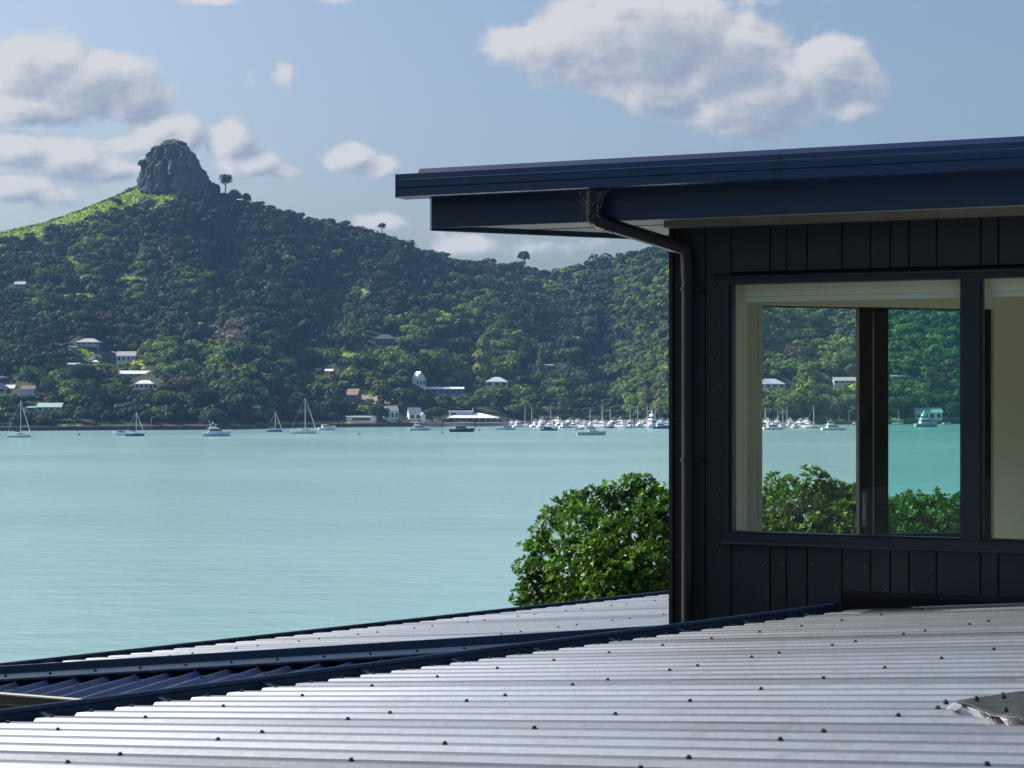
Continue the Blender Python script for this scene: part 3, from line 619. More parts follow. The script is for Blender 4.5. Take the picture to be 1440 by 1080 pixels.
# walls under the lower roofs
mb = MB(); w = Vector((RX, RY, 0)).normalized()
for L, a0, a1, z1 in ((LIPA, -3.0, aC, -1.12), (LIPB, -2.3, 7.3, ZB-.13)):
    A_, B_ = L+PR*a0+w*.35, L+PR*a1+w*.35; mb.hexa([Vector((p.x, p.y, CZ+z)) for z in (-6, z1) for p in (A_, B_, B_+w*.1, A_+w*.1)])
hpart(mb, 'lower_wall', M_clad)
# crimped soft flashing laid over the ribs at the edge of the picture
def make_patch():
    fr = [(1345, 985.5), (1362, 990), (1380, 998), (1394, 1004), (1408, 1007.5), (1424, 1008), (1432, 1009.5), (1442, 1014), (1462, 1019), (1500, 1024), (1540, 1028)]
    bk = [(1346, 985), (1366, 981.5), (1380, 979.5), (1395, 978), (1408, 975.5), (1424, 973), (1432, 972), (1442, 971.5), (1462, 970), (1500, 968), (1540, 966)]
    V, Fq = [], []; m_ = 6
    for i in range(len(fr)):
        for j in range(m_+1):
            t = j/m_; u = fr[i][0]+(bk[i][0]-fr[i][0])*t; v = fr[i][1]+(bk[i][1]-fr[i][1])*t
            P = hitplane(u, v, OA, PR, R3, .006+.004*math.sin(i*1.3)*math.sin(3.14*t)*(1 if i else 0)+.007*(1-t)); V.append(P)
    for i in range(len(fr)-1):
        for j in range(m_): a = i*(m_+1)+j; Fq.append((a, a+m_+1, a+m_+2, a+1))
    mb = MB(); mb.add(V, Fq); patch = hpart(mb, 'flashing_patch', mat('soft_flashing', (.020, .026, .030), .45, .4, nscale=14, col2=(.034, .040, .040), bump=.3, bscale=22), None, True)
    md = patch.modifiers.new('t', 'SOLIDIFY'); md.thickness = .003
    # crimped skirt, folded back and forth
    sk = MB()
    def skirt(uv0, uv1, n, dx, dy0, dy1):
        prev = None
        for i in range(n+1):
            t = i/n; u = uv0[0]+(uv1[0]-uv0[0])*t; v = uv0[1]+(uv1[1]-uv0[1])*t; w_ = .006 if i % 2 else -.004; dy = dy0+(dy1-dy0)*t
            a = hitplane(u, v, OA, PR, R3, .016)+Vector((0, -w_, 0)); b = hitplane(u+dx, v+dy, OA, PR, R3, .001)+Vector((0, -w_*1.6, 0))
            if prev: o = len(sk.v); sk.v += [tuple(prev[0]), tuple(prev[1]), tuple(b), tuple(a)]; sk.f.append((o, o+1, o+2, o+3))
            prev = (a, b)
    skirt((1341, 988), (1352, 991), 9, -10, 9, 8); skirt((1360, 993), (1395, 1005), 13, 10, 16, 4); skirt((1406, 1008.5), (1432, 1010), 13, 10, 12, 10); skirt((1433, 1010), (1500, 1024), 20, 4, 9, 7)
    hpart(sk, 'crimped_skirt', mat('crimped_aluminium', (.42, .42, .43), .25, .6, metal=.7), patch)
    for u, v, up in ((1411, 980, .02), (1414, 999, .024), (1330, 988, .008), (1373, 983, .018)): o = link('screw', SCREW, patch); o.location = hitplane(u, v, OA, PR, R3, up)-house.location; o.scale = (.9,)*3
make_patch()

# ================================================================== LEAFY TREES BESIDE THE HOUSE
def leaf_mat():
    m = bpy.data.materials.new('glossy_leaves'); m.use_nodes = True; nt = m.node_tree; b = nt.nodes['Principled BSDF']; out = nt.nodes['Material Output']
    at = nd(nt, 'ShaderNodeAttribute', attribute_name='tint'); nt.links.new(at.outputs['Color'], b.inputs['Base Color'])
    b.inputs['Roughness'].default_value = .36; b.inputs['Specular IOR Level'].default_value = .42
    tr = nd(nt, 'ShaderNodeBsdfTranslucent'); h = nd(nt, 'ShaderNodeMix', data_type='RGBA', blend_type='MULTIPLY', ins={0: 1.0, 6: at.outputs['Color'], 7: (1.5, 1.7, .6, 1)}); nt.links.new(h.outputs[2], tr.inputs[0])
    mx = nd(nt, 'ShaderNodeMixShader', ins={0: .3, 1: b.outputs[0], 2: tr.outputs[0]}); nt.links.new(mx.outputs[0], out.inputs[0]); return m
M_leaf = leaf_mat(); M_bark = mat('bark', (.085, .065, .05), .9, .2, nscale=8, namt=.4, bump=.4, bscale=20)
def leafy_tree(u, v_top, Y, lumps, label, seed):
    """lumps: (u, v, r px, depth m) of each bough, at distance Y"""
    rs = np.random.default_rng(seed); C0 = ray(u, v_top, Y); gz = 10.8*(1-max(0, Y-14)/46)
    root = empty('leafy_tree', (C0.x, Y, gz), 0, label, 'tree', 'glossy leaved trees below the house')
    cs, ns, ts = [], [], []
    for (lu, lv, lr, dep) in lumps:
        c = np.array(ray(lu, lv, Y+dep)); r = lr*Y/F; n = int(4*3.14*r*r/.0044)
        d = rs.normal(size=(n, 3)); d /= np.linalg.norm(d, axis=1)[:, None]; d = d[d[:, 1] < .45]
        lump = 1+.30*np.sin(d[:, :1]*8+lu)*np.sin(d[:, 2:]*8+lv)*np.sin(d[:, 1:2]*5+lu*.3)
        k = len(d); cs.append(c+d*r*lump*np.where(rs.random((k, 1)) < .28, rs.uniform(.3, .75, (k, 1)), rs.uniform(.78, 1.08, (k, 1)))); ns.append(d+np.array((0, 0, .45))); ts.append(rs.uniform(.55, 1.45, k)*rs.uniform(.8, 1.2))
    C = np.concatenate(cs); Nn = np.concatenate(ns); Nn /= np.linalg.norm(Nn, axis=1)[:, None]; T = np.concatenate(ts)
    V, Fq, TT = [], [], []; L = 9
    k = len(C); nn = Nn+rs.normal(size=(k, 3))*.35; nn /= np.linalg.norm(nn, axis=1)[:, None]
    a = rs.normal(size=(k, 3)); a -= nn*np.sum(a*nn, 1)[:, None]; a /= np.linalg.norm(a, axis=1)[:, None]; b = np.cross(nn, a)
    allV = []; allT = []
    for j in range(L):
        ph = j*2.4+rs.uniform(-.3, .3, k); el = rs.uniform(.15, 1.15, k)
        dr = (a*np.cos(ph)[:, None]+b*np.sin(ph)[:, None])*np.cos(el)[:, None]+nn*np.sin(el)[:, None]
        sd_ = np.cross(dr, nn); sd_ /= np.linalg.norm(sd_, axis=1)[:, None]+1e-9; upn = np.cross(sd_, dr)
        ln = rs.uniform(.048, .078, k)[:, None]; wd = ln*rs.uniform(.19, .27, k)[:, None]
        base = C+dr*.008; mid = base+dr*ln*.58; tip = base+dr*ln-upn*ln*.10
        q = np.stack([base, mid-sd_*wd+upn*wd*.5, tip, mid+sd_*wd+upn*wd*.5], 1); allV.append(q.reshape(-1, 3))
        g = rs.uniform(.65, 1.35, k)*T; y = rs.uniform(0, 1, k)**3
        col = np.stack([.050+.070*y, .130+.085*y, .017+.006*y], 1)*g[:, None]; allT.append(np.repeat(col, 4, 0))
    V = np.concatenate(allV); TT = np.concatenate(allT); nq = len(V)//4; q = np.arange(nq*4).reshape(-1, 4)
    Fq = np.concatenate([q[:, [0, 3, 2]], q[:, [0, 2, 1]]]); off = np.array(root.location)
    link('crown', npmesh('crown', V-off, Fq, M_leaf, {'tint': TT}), root)
    mb = MB(); o = Vector(root.location); c0 = Vector(np.array([np.array(ray(x[0], x[1], Y+x[3])) for x in lumps]).mean(0)); fork = Vector((o.x, Y, (gz*.55+c0.z*.45)))
    mb.tube([Vector((0, 0, -.4)), (fork-o)*.5+Vector((.1, 0, 0)), fork-o], [.2, .16, .13], 8)
    for (lu, lv, lr, dep) in lumps:
        e = ray(lu, lv, Y+dep)-o; f = fork-o; mb.tube([f, (f+e)/2+Vector((0, 0, .12)), e], [.09, .05, .015], 6)
    mb.build('trunk', M_bark, root)
leafy_tree(870, 700, 21, [(768, 790, 28, 0), (758, 830, 22, .2), (738, 800, 13, 0), (734, 838, 13, .1), (748, 768, 13, .1), (762, 742, 14, .1), (784, 724, 20, .3), (806, 706, 14, .2), (830, 706, 17, .1), (822, 748, 36, -.2), (856, 694, 15, .1), (862, 722, 28, .2), (888, 684, 15, .2), (906, 684, 16, .3), (930, 697, 16, .2), (915, 715, 26, 0), (940, 735, 30, -.2), (885, 758, 42, -.5), (845, 785, 30, -.8), (812, 806, 38, -.4), (870, 822, 44, -.9), (910, 800, 34, -1.0), (945, 785, 34, -.3), (770, 855, 34, 0), (985, 740, 50, .3), (985, 820, 60, .1), (830, 862, 50, -.5), (900, 860, 50, -.4)],
           'bushy glossy green tree rising behind the far gutter left of the house corner', 1)
leafy_tree(1130, 690, 23, [(1098, 690, 24, 0), (1080, 720, 30, .3), (1146, 686, 25, .1), (1120, 730, 40, -.4), (1170, 715, 36, .2), (1195, 706, 24, .2), (1160, 760, 50, -.5), (1200, 750, 46, -.2), (1090, 770, 45, -.3), (1050, 730, 40, .1), (1225, 735, 34, .1)],
           'bushy glossy green tree seen through the clear pane left of the sliding stiles', 2)
leafy_tree(1300, 715, 24, [(1262, 722, 26, 0), (1290, 716, 22, .2), (1318, 716, 22, .1), (1345, 722, 26, 0), (1280, 755, 40, -.3), (1325, 757, 42, -.4), (1375, 740, 40, .1), (1300, 790, 46, -.3), (1390, 790, 46, 0)],
           'bushy green tree seen through the tinted pane right of the sliding stiles', 3)
leafy_tree(1450, 700, 25, [(1430, 715, 40, 0), (1470, 705, 40, .1), (1500, 740, 50, 0), (1440, 770, 50, -.3), (1400, 720, 30, .3)],
           'bushy green tree glimpsed beside the dark frame of the right pane', 4)

# ================================================================== THE ROCK ON THE SUMMIT
def make_rock():
    Yc = 1303.; hv = [275, 262, 256, 248, 240, 230, 222, 215, 210, 206, 203, 200, 198, 196.5]
    lx = [194, 196, 197, 198, 199.5, 203, 207, 211, 214, 220, 228, 231, 237, 241]; rx = [306, 300, 296, 291, 287, 281, 276, 271, 268, 266, 264, 260, 254, 250]
    nr, na = 120, 240; V = []; cols = []
    for i in range(nr):
        t = i/(nr-1); v = 275+(196.5-275)*t**.85; L = np.interp(-v, [-x for x in hv], lx); R = np.interp(-v, [-x for x in hv], rx)
        cu, hw = (L+R)/2, (R-L)/2*Yc/F; c = ray(cu, v, Yc)
        for j in range(na):
            a = 2*math.pi*j/na; ca, sa = math.cos(a), math.sin(a); x, y = math.copysign(abs(ca)**.72, ca)*hw, math.copysign(abs(sa)**.72, sa)*max(hw*.85, 5 if t < .95 else 0)
            p = Vector((c.x+x, c.y+y, c.z)); out = Vector((math.cos(a), math.sin(a), 0))
            n1 = mnoise.fractal(Vector((p.x*.16, p.y*.16, p.z*.035)), 1.0, 2.0, 4); n2 = mnoise.fractal(Vector((p.x*.09, p.y*.09, p.z*.13+9)), 1.0, 2.0, 5)
            rid = abs(mnoise.noise(Vector((p.x*.22, p.y*.22, p.z*.02+4))))
            dsp = n1*1.7+n2*.7-max(0, .15-rid)*15+mnoise.noise(Vector((p.x*.5, p.y*.5, p.z*.3)))*.9-abs(mnoise.noise(Vector((p.x*.42, p.y*.42, p.z*.035+7))))*3.4-max(0, .1-abs(mnoise.noise(Vector((p.x*.05, p.y*.05, p.z*.22+3)))))*2.5+.2
            u = cu+math.copysign(abs(ca)**.72, ca)*(R-L)/2; cl = 228+(v-205)*.30+(3*math.sin(v*.3))   # the cleft that runs down the face
            if math.sin(a) < 0: dsp -= 7.0*math.exp(-((u-cl)/2.8)**2)*(1-.3*t); dsp += 2.2*math.exp(-((u-cl-9)/6)**2)
            dsp *= min(1, (1-t)*6+.15)
            p = p+out*dsp+Vector((0, 0, n2*.8 if i < nr-1 else 0)); V.append(tuple(p))
            st = mnoise.noise(Vector((p.x*.10, p.y*.1, p.z*.07))); sm = mnoise.fractal(Vector((p.x*.3, p.y*.3, p.z*.09)), 1., 2., 4)
            base = Vector((.085, .083, .082))*(1+.42*sm)
            if st > .26: base = base.lerp(Vector((.17, .12, .08)), min(1, (st-.26)*4)*.7)
            if t > .90 and sm > -.1: base = base.lerp(Vector((.06, .075, .03)), .7)
            cols.append(tuple(base))
    idx = np.arange(nr*na).reshape(nr, na); nx = np.roll(idx, -1, 1)
    Fq = np.stack([idx[:-1], nx[:-1], nx[1:], idx[1:]], -1).reshape(-1, 4)
    c0 = ray(250, 275, Yc); Vn = np.array(V)-np.array(c0); m = mat('summit_rock', (1, 1, 1), .9, .2, attr='tint', bump=.5, bscale=.6)
    me = npmesh('rock_outcrop', Vn, Fq, m, {'tint': np.array(cols)}, False); o = link('rock_outcrop', me); o.location = c0
    tag(o, 'tall grey fluted rock tower standing on the grassy summit', 'rock')
    def boulder(u, v, w, h, lab, Yo=0):
        t = max(.02, min(1, tof(u, v))); p = Vector(terr(u, t)); me = bpy.data.meshes.new('boulder'); import bmesh; bm = bmesh.new(); bmesh.ops.create_icosphere(bm, subdivisions=4, radius=1)
        k = p.y/F
        for q in bm.verts:
            n = mnoise.fractal(q.co*1.7+Vector((u, v, 0)), 1., 2., 4); q.co *= (1+.32*n); q.co.x *= w*k/2; q.co.y *= w*k*.4; q.co.z *= h*k*.75
        bm.to_mesh(me); bm.free(); me.materials.append(mat('boulder_rock', (.17, .155, .14), .9, .2, nscale=.5, namt=.5, bump=.5, bscale=1)); b = link('boulder', me); b.location = p; tag(b, lab, 'rock')
    boulder(207, 287, 26, 11, 'wide grey boulder outcrop in the grass below the rock tower'); boulder(200, 263, 10, 4, 'small flat boulder at the foot of the rock tower'); boulder(229, 293, 17, 8, 'rounded grey boulder at the edge of the bush below the grass'); boulder(183, 268, 12, 5, 'low grey boulder on the grassy skyline left of the rock tower')
make_rock()

# ================================================================== HOUSES ON THE HILL
WHITE = mat('white_paint', (.80, .80, .79), .5, .4, nscale=.8, namt=.08); DKWIN = mat('window_glass', (.03, .045, .06), .08, .6)
def paint(name, c, r=.6): return mat(name, c, r, .4, nscale=.7, namt=.10)
GREYROOF = paint('grey_iron_roof', (.42, .43, .45), .45); WHITEROOF = paint('white_iron_roof', (.74, .75, .76), .4); BROWNROOF = paint('brown_roof', (.20, .13, .10)); BLUEROOF = paint('pale_blue_roof', (.42, .52, .62), .45); GREENROOF = paint('pale_green_roof', (.34, .50, .43), .5); NAVYWALL = paint('dark_blue_wall', (.035, .055, .10)); BLUEWALL = paint('bright_blue_wall', (.10, .26, .62)); LBLUE = paint('light_blue_wall', (.45, .58, .68)); CREAM = paint('cream_wall', (.72, .52, .26)); TIMBER = paint('weathered_timber', (.16, .13, .11)); GREYWALL = paint('grey_wall', (.33, .35, .37)); DARKROOF = paint('dark_slate_roof', (.07, .08, .10))
def hill_house(u0, u1, vt, vb, roof, wm, rm, label, rot=0, dep=.8, rf=.38, wins=4, deck=False, under=None, cat='house', name='hill_house', clear=True, lower=None, over=.05, dark=False):
    um = (u0+u1)/2; p = ground(um, vb); k = p.y/F; w = (u1-u0)*k; h = (vb-vt)*k; d = max(4.5, w*dep if dep < 3 else dep); hw = h*(1-rf)
    root = empty(name, p, rot, label, cat); w = w/(abs(math.cos(rot))+dep*abs(math.sin(rot))); d = max(4.5, w*dep)
    x = w/2; mb = MB(); mb.box(-x, x, 0, d, -3.5, hw)
    if roof == 'gable_side': mb.add([(-x, 0, hw), (-x, d, hw), (-x, d/2, h), (x, 0, hw), (x, d, hw), (x, d/2, h)], [(0, 2, 1), (3, 4, 5)])
    if roof == 'gable_front': mb.add([(-x, 0, hw), (x, 0, hw), (0, 0, h), (-x, d, hw), (x, d, hw), (0, d, h)], [(0, 1, 2), (4, 3, 5)])
    mb.build('wall', wm, root); e = max(.25, over*w*.6); r = MB(); t = .16
    if roof == 'hip':
        a = max(.05, x-d*.45); ridge = [(-a, d/2, h), (a, d/2, h)]; q = [(-x-e, -e, hw), (x+e, -e, hw), (x+e, d+e, hw), (-x-e, d+e, hw)]
        r.add(q+ridge, [(0, 1, 5, 4), (1, 2, 5), (2, 3, 4, 5), (3, 0, 4), (3, 2, 1, 0)])
        r.add([(q_[0], q_[1], q_[2]-t) for q_ in q]+[(q_[0], q_[1], q_[2]-.002) for q_ in q], [(0, 1, 5, 4), (1, 2, 6, 5), (2, 3, 7, 6), (3, 0, 4, 7), (3, 2, 1, 0)])
    elif roof == 'gable_side':
        z0 = hw-(h-hw)*e/(d/2)
        for s in (0, 1):
            ya, yb = (-e, d/2) if s == 0 else (d/2, d+e); za, zb = (z0, h) if s == 0 else (h, z0)
            r.hexa([(-x-e, ya, za), (x+e, ya, za), (x+e, yb, zb), (-x-e, yb, zb), (-x-e, ya, za+t), (x+e, ya, za+t), (x+e, yb, zb+t), (-x-e, yb, zb+t)])
    elif roof == 'gable_front':
        z0 = hw-(h-hw)*e/x
        for xa, xb, za, zb in ((-x-e, 0, z0, h), (0, x+e, h, z0)):
            r.hexa([(xa, -e, za), (xb, -e, zb), (xb, d+e, zb), (xa, d+e, za), (xa, -e, za+t), (xb, -e, zb+t), (xb, d+e, zb+t), (xa, d+e, za+t)])
    elif roof == 'flat': r.hexa([(-x-e, -e, hw), (x+e, -e, hw), (x+e, d+e, hw), (-x-e, d+e, hw), (-x-e, -e, hw+.2), (x+e, -e, hw+.2), (x+e, d+e, h), (-x-e, d+e, h)])
    r.build('roof', rm, root); z0, z1 = hw*.34, hw*.80
    if under:
        ub = MB(); ub.box(-x*1.002, x*1.002, -.06, d+.02, -3.5, hw*.42); ub.build('under_storey', under, root); z0, z1 = hw*.55, hw*.88
    cw = w/max(1, wins)
    for i in range(wins):
        cx = -x+(i+.5)*cw; ww = cw*.30
        f = MB(); f.box(cx-ww-.12, cx+ww+.12, -.05, .02, z0-.12, z1+.12); fo = f.build('window', WHITE if not dark else GREYWALL, root)
        f = MB(); f.box(cx-ww, cx+ww, -.075, -.052, z0, z1); f.build('pane', DKWIN, fo)
    if deck:
        f = MB(); zz = hw*.42; f.box(-x-.1, x+.1, -1.8, -.07, zz-.2, zz)
        for i in range(9): xx = -x+i*(2*x)/8; f.box(xx-.09, xx+.09, -1.78, -1.60, -3 if i in (0, 8) else zz, hw-.16 if i % 2 == 0 else zz+1.0)
        f.box(-x, x, -1.79, -1.65, zz+.9, zz+1.03); f.build('deck', WHITE, root)
    if clear: CLEAR.append((u0-2, vt, u1+2, vb+1.5))
    return root
hh = hill_house
hh(107, 139, 475.5, 491.5, 'hip', NAVYWALL, GREYROOF, 'dark house with white railed deck above the bright lawn', dep=.7, rf=.34, wins=5, deck=True, dark=True)
hh(97, 105.5, 486.5, 492, 'flat', WHITE, WHITE, 'tiny white shed beside the dark house with white railed deck', rf=.2, wins=1, name='shed', cat='shed')
hh(145, 166, 494, 510, 'gable_front', NAVYWALL, GREYROOF, 'dark blue gabled wing at the left end of the long two storey house', dep=1.0, rf=.3, wins=2, dark=True)
hh(164, 190.5, 494.3, 511, 'gable_side', WHITE, GREYROOF, 'long two storey house with grey roof and white lower floor below the lawn', dep=.5, rf=.34, wins=4, lower=True)
hh(94, 111, 510.5, 517.5, 'gable_side', LBLUE, GREYROOF, 'small pale conservatory half hidden in trees below the lawn', rf=.3, wins=4, dep=.5)
hh(129, 138, 506, 511, 'hip', WHITE, WHITEROOF, 'small white domed gazebo left of the gabled dark blue wing', rf=.55, wins=1, name='gazebo', cat='gazebo')
hh(168, 212, 521.5, 530, 'gable_side', GREYWALL, WHITEROOF, 'long house with white roof showing over dark trees, second below the two storey house', rf=.45, wins=4, dep=.3)
hh(190, 215, 534.5, 548.5, 'hip', WHITE, WHITEROOF, 'white house with low white hip roof and window band above the shore trees', rf=.35, wins=4, dep=.6)
hh(-14, 8, 539, 554, 'gable_front', LBLUE, DARKROOF, 'pale blue gabled house cut by the picture edge', rf=.4, wins=2)
hh(6, 20, 541.5, 549, 'gable_side', WHITE, WHITEROOF, 'white roofed lean to beside the pale blue gabled house', rf=.6, wins=1)
hh(29.5, 48.5, 542.5, 557, 'gable_side', LBLUE, BROWNROOF, 'light blue shed with brown roof above the shore bush', rf=.33, wins=0, dep=.6, name='shed', cat='shed')
hh(-8, 10, 528.5, 534, 'hip', GREYWALL, WHITEROOF, 'pale roofed house high in the trees at the picture edge', rf=.5, wins=2)
hh(52, 86, 567, 579.5, 'gable_side', LBLUE, GREENROOF, 'long low house with pale green roof near the shore road', rf=.42, wins=4, dep=.5)
hh(37, 52, 571.5, 579, 'flat', GREYWALL, GREENROOF, 'low grey carport at the end of the pale green roofed house', rf=.25, wins=1, name='carport', cat='carport')
hh(20, 35, 396, 405, 'gable_side', GREYWALL, GREYROOF, 'small grey hut high on the wooded slope at left', rf=.4, wins=2, name='hut', cat='hut')
hh(354, 366, 570.5, 577, 'gable_side', WHITE, WHITEROOF, 'small white cottage half buried in shore trees beside the track', rf=.5, wins=1)
hh(443, 452, 518, 522, 'flat', WHITE, WHITEROOF, 'small white flat roofed cabin in the trees above the moored white yacht', rf=.4, wins=2)
hh(457, 468, 519, 526, 'gable_side', WHITE, WHITEROOF, 'white cabin at the track end above the moored white yacht', rf=.4, wins=2)
hh(527, 554, 470, 486, 'hip', NAVYWALL, DARKROOF, 'dark blue house with slate roof high in the garden trees', rf=.4, wins=4, dep=.6, dark=True)
hh(612, 634, 478, 486, 'gable_side', NAVYWALL, DARKROOF, 'dark low house in the trees right of the slate roofed house', rf=.4, wins=3, dep=.5, dark=True)
hh(484, 505, 547, 566, 'gable_side', TIMBER, BROWNROOF, 'brown roofed timber house above the long white waterfront wall', rf=.42, wins=3, rot=-.35)
hh(541, 563, 571, 592, 'gable_side', WHITE, GREYROOF, 'white two storey house with grey roof behind the round waterfront tree', rf=.3, wins=3, rot=.4)
hh(487, 529, 585, 594, 'flat', WHITE, WHITEROOF, 'long low white waterfront building with blank wall', rf=.12, wins=1, dep=.2, name='waterfront_shed', cat='building')
hh(589, 651, 544.5, 557, 'gable_side', BLUEWALL, WHITEROOF, 'long bright blue lodge with white roof below the church', rf=.16, wins=7, dep=.18, name='lodge', cat='lodge')
hh(683, 714, 530, 545, 'hip', CREAM, BLUEROOF, 'cream villa with pale blue hip roof beside the tall poplar', rf=.45, wins=3, dep=.8)
hh(742, 777, 512, 525, 'flat', GREYWALL, GREYROOF, 'blue grey house with dark windows behind the slim poplar', rf=.15, wins=4, dep=.4)
hh(1066, 1104, 532.5, 547, 'hip', WHITE, BLUEROOF, 'white villa with pale hip roof seen through the clear pane', rf=.5, wins=4, dep=.7)
hh(1173, 1211, 530.5, 540.5, 'gable_side', LBLUE, GREYROOF, 'pale blue long house above a lawn beside the sliding stiles', rf=.45, wins=5, dep=.4)
hh(1255, 1282, 527.5, 533.5, 'flat', GREYWALL, WHITEROOF, 'flat white roofed house in trees seen through the tinted pane', rf=.3, wins=3, dep=.4)
hh(1288, 1325, 578, 596, 'gable_side', WHITE, GREENROOF, 'white boat shed with green roof at the water seen through the tinted pane', rf=.34, wins=4, dep=.5, name='boat_shed', cat='boat shed')
hh(1326, 1336, 574, 580, 'gable_side', WHITE, WHITEROOF, 'small white cottage above the green roofed boat shed', rf=.5, wins=1)
# church with porch
ch = hh(582, 602, 522.5, 545, 'gable_front', WHITE, WHITEROOF, 'white wooden church with steep gable above the blue lodge', dep=.9, rf=.45, wins=3, rot=.55, over=.03, name='church', cat='church')
mb = MB(); mb.box(-4.6, -2.2, 1.0, 3, -2, 3.4); mb.add([(-4.8, .8, 3.4), (-4.8, 3.2, 3.4), (-3.4, 3.2, 5.4), (-3.4, .8, 5.4), (-2.0, .8, 3.4), (-2.0, 3.2, 3.4)], [(0, 1, 2, 3), (3, 2, 5, 4), (0, 3, 4), (1, 5, 2)]); mb.build('porch', WHITE, ch)
bs_ = hh(574, 594, 573.5, 591.5, 'gable_side', WHITE, GREYROOF, 'white hall with grey roof and gabled porch beside the timber piles', rf=.42, wins=2, dep=.6, rot=.3, name='boat_hall', cat='hall')
mb = MB(); mb.box(2.6, 5.2, -1.5, 4, -2, 2.7); mb.add([(2.4, -1.7, 2.6), (5.4, -1.7, 2.6), (3.9, -1.7, 4.4), (2.4, 4, 2.6), (5.4, 4, 2.6), (3.9, 4, 4.4)], [(0, 1, 2), (3, 5, 4), (0, 2, 5, 3), (1, 4, 5, 2)]); mb.build('porch', WHITE, bs_)
# marina building: upper deck house, sweeping white roof on posts
def make_clubhouse():
    p = ground(664, 592); k = p.y/F; root = empty('marina_building', p, 0, 'marina building with wide white veranda roof and raised upper room', 'building'); X = lambda u: (u-664)*k; Z = lambda v: (592-v)*k
    mb = MB(); mb.box(X(631), X(700), 3, 11, -2, Z(587)); mb.build('wall', paint('dull_red_wall', (.24, .15, .13)), root)  # wall in one even dull red
    mb = MB(); mb.box(X(631), X(664), 5, 12, Z(587), Z(579)); w_ = mb.build('upper_room', LBLUE, root)
    mb = MB(); mb.box(X(629.5), X(666), 4.5, 12.5, Z(579), Z(577.8)); mb.build('upper_roof', WHITEROOF, root)
    mb = MB(); a = [(X(628), -1.5, Z(587.5)), (X(702), -1.5, Z(587.5)), (X(676), 8, Z(581)), (X(645), 8, Z(581)), (X(702), 12, Z(587)), (X(628), 12, Z(587))]
    mb.add(a+[(q[0], q[1], q[2]-.3) for q in a], [(0, 1, 2, 3), (1, 4, 2), (4, 5, 3, 2), (5, 0, 3), (6, 7, 1, 0), (9, 8, 7, 6), (7, 10, 4, 1), (10, 11, 5, 4), (11, 6, 0, 5)]); mb.build('roof', WHITEROOF, root)
    mb = MB()
    for i in range(9): x = X(631)+i*(X(700)-X(631))/8; mb.box(x-.12, x+.12, -1.3, -1.06, -2, Z(588.4))
    mb.build('post', WHITE, root)
    for i in range(6):
        f = MB(); x = X(636)+i*X(664+11); f.box(x-1.2, x+1.2, 2.93, 2.98, Z(591), Z(588.3)); f.build('window', DKWIN, root)
    f = MB(); f.box(X(633), X(641), 4.93, 4.98, Z(583.5), Z(580.5)); f.build('window', DKWIN, root)
    f = MB(); f.tube([(X(664.5), 6, Z(580)), (X(664.5), 6, Z(573.5))], .12, 6); f.build('flagpole', WHITE, root)
    f = MB(); f.box(X(632), X(632.2)+.02, 4.4, 4.6, Z(579), Z(576)); CLEAR.append((628, 576, 703, 594))
make_clubhouse()

# ================================================================== SHORE: road, sea wall, lamps, wharf, piles
def shore_pt(u, off=0, z=0): y = ysh(u)+off; return Vector(((u-UC)/F*y, y, z))
def ribbon(us, o0, o1, z0, z1=None):
    mb = MB(); pr = None
    for u in us:
        a, b = shore_pt(u, o0, z0), shore_pt(u, o1, z0 if z1 is None else z1)
        if pr: o = len(mb.v); mb.v += [tuple(pr[0]), tuple(a), tuple(b), tuple(pr[1])]; mb.f.append((o, o+1, o+2, o+3))
        pr = (a, b)
    return mb
o = ribbon(range(-60, 484, 12), 1.8, 8, 1.96).build('road', mat('asphalt', (.06, .06, .062), .9, .2, nscale=.5, namt=.3)); struct(o)
o = ribbon(range(484, 720, 12), 1.8, 9, 1.97).build('pavement', mat('concrete_apron', (.34, .33, .31), .9, .2, nscale=.5, namt=.25)); struct(o)
def sea_wall(u0, u1, label, mat_, rough):
    mb = MB(); r = random.Random(int(u0)+5); u = u0
    while u < u1:
        w = r.uniform(1.6, 3.6); p = shore_pt(u, -1.2); h = r.uniform(1.5, 2.1) if rough else 2.0
        q = .35 if rough else 0
        mb.hexa([(p.x, p.y-r.uniform(0, q), -1), (p.x+w, p.y-r.uniform(0, q), -1), (p.x+w, p.y+1.6, -1), (p.x, p.y+1.6, -1), (p.x+q*.5, p.y+.4+r.uniform(0, q), h), (p.x+w-q*.5, p.y+.4+r.uniform(0, q), h), (p.x+w, p.y+1.6, h), (p.x, p.y+1.6, h)]); u += w*F/p.y*(1.0 if not rough else .98)
    o = mb.build('sea_wall', mat_); tag(o, label, 'sea wall')
sea_wall(-60, 330, 'low dark stone sea wall below the shore road at left', mat('dark_stone', (.07, .066, .06), .9, .2, nscale=.6, namt=.5, bump=.6, bscale=1.2), True)
sea_wall(331, 590, 'low grassy topped sea wall in front of the round waterfront tree', mat('mossy_stone', (.10, .10, .06), .9, .2, nscale=.6, namt=.5), False)
sea_wall(591, 727, 'pale concrete quay wall in front of the marina building', mat('quay_concrete', (.42, .40, .37), .85, .2, nscale=.4, namt=.3), False)
sea_wall(1110, 1420, 'low stone sea wall seen through the picture window', mat('weedy_stone', (.13, .13, .08), .9, .2, nscale=.6, namt=.5), True)
def lamp(u, vt, lab):
    p = shore_pt(u, 1.0, 1.9); k = p.y/F; h = (vsh(u)-vt)*k-1.9; r = empty('street_lamp', p, 0, lab, 'street lamp')
    mb = MB(); mb.tube([(0, 0, 0), (0, 0, h-.3), (.15, 0, h), (1.1, 0, h+.1)], [.11, .09, .07, .06], 6); mb.build('post', mat('pale_steel', (.40, .42, .43), .5), r); mb = MB(); mb.box(.8, 1.7, -.15, .15, h-.02, h+.16); mb.build('lamp_head', WHITE, r)
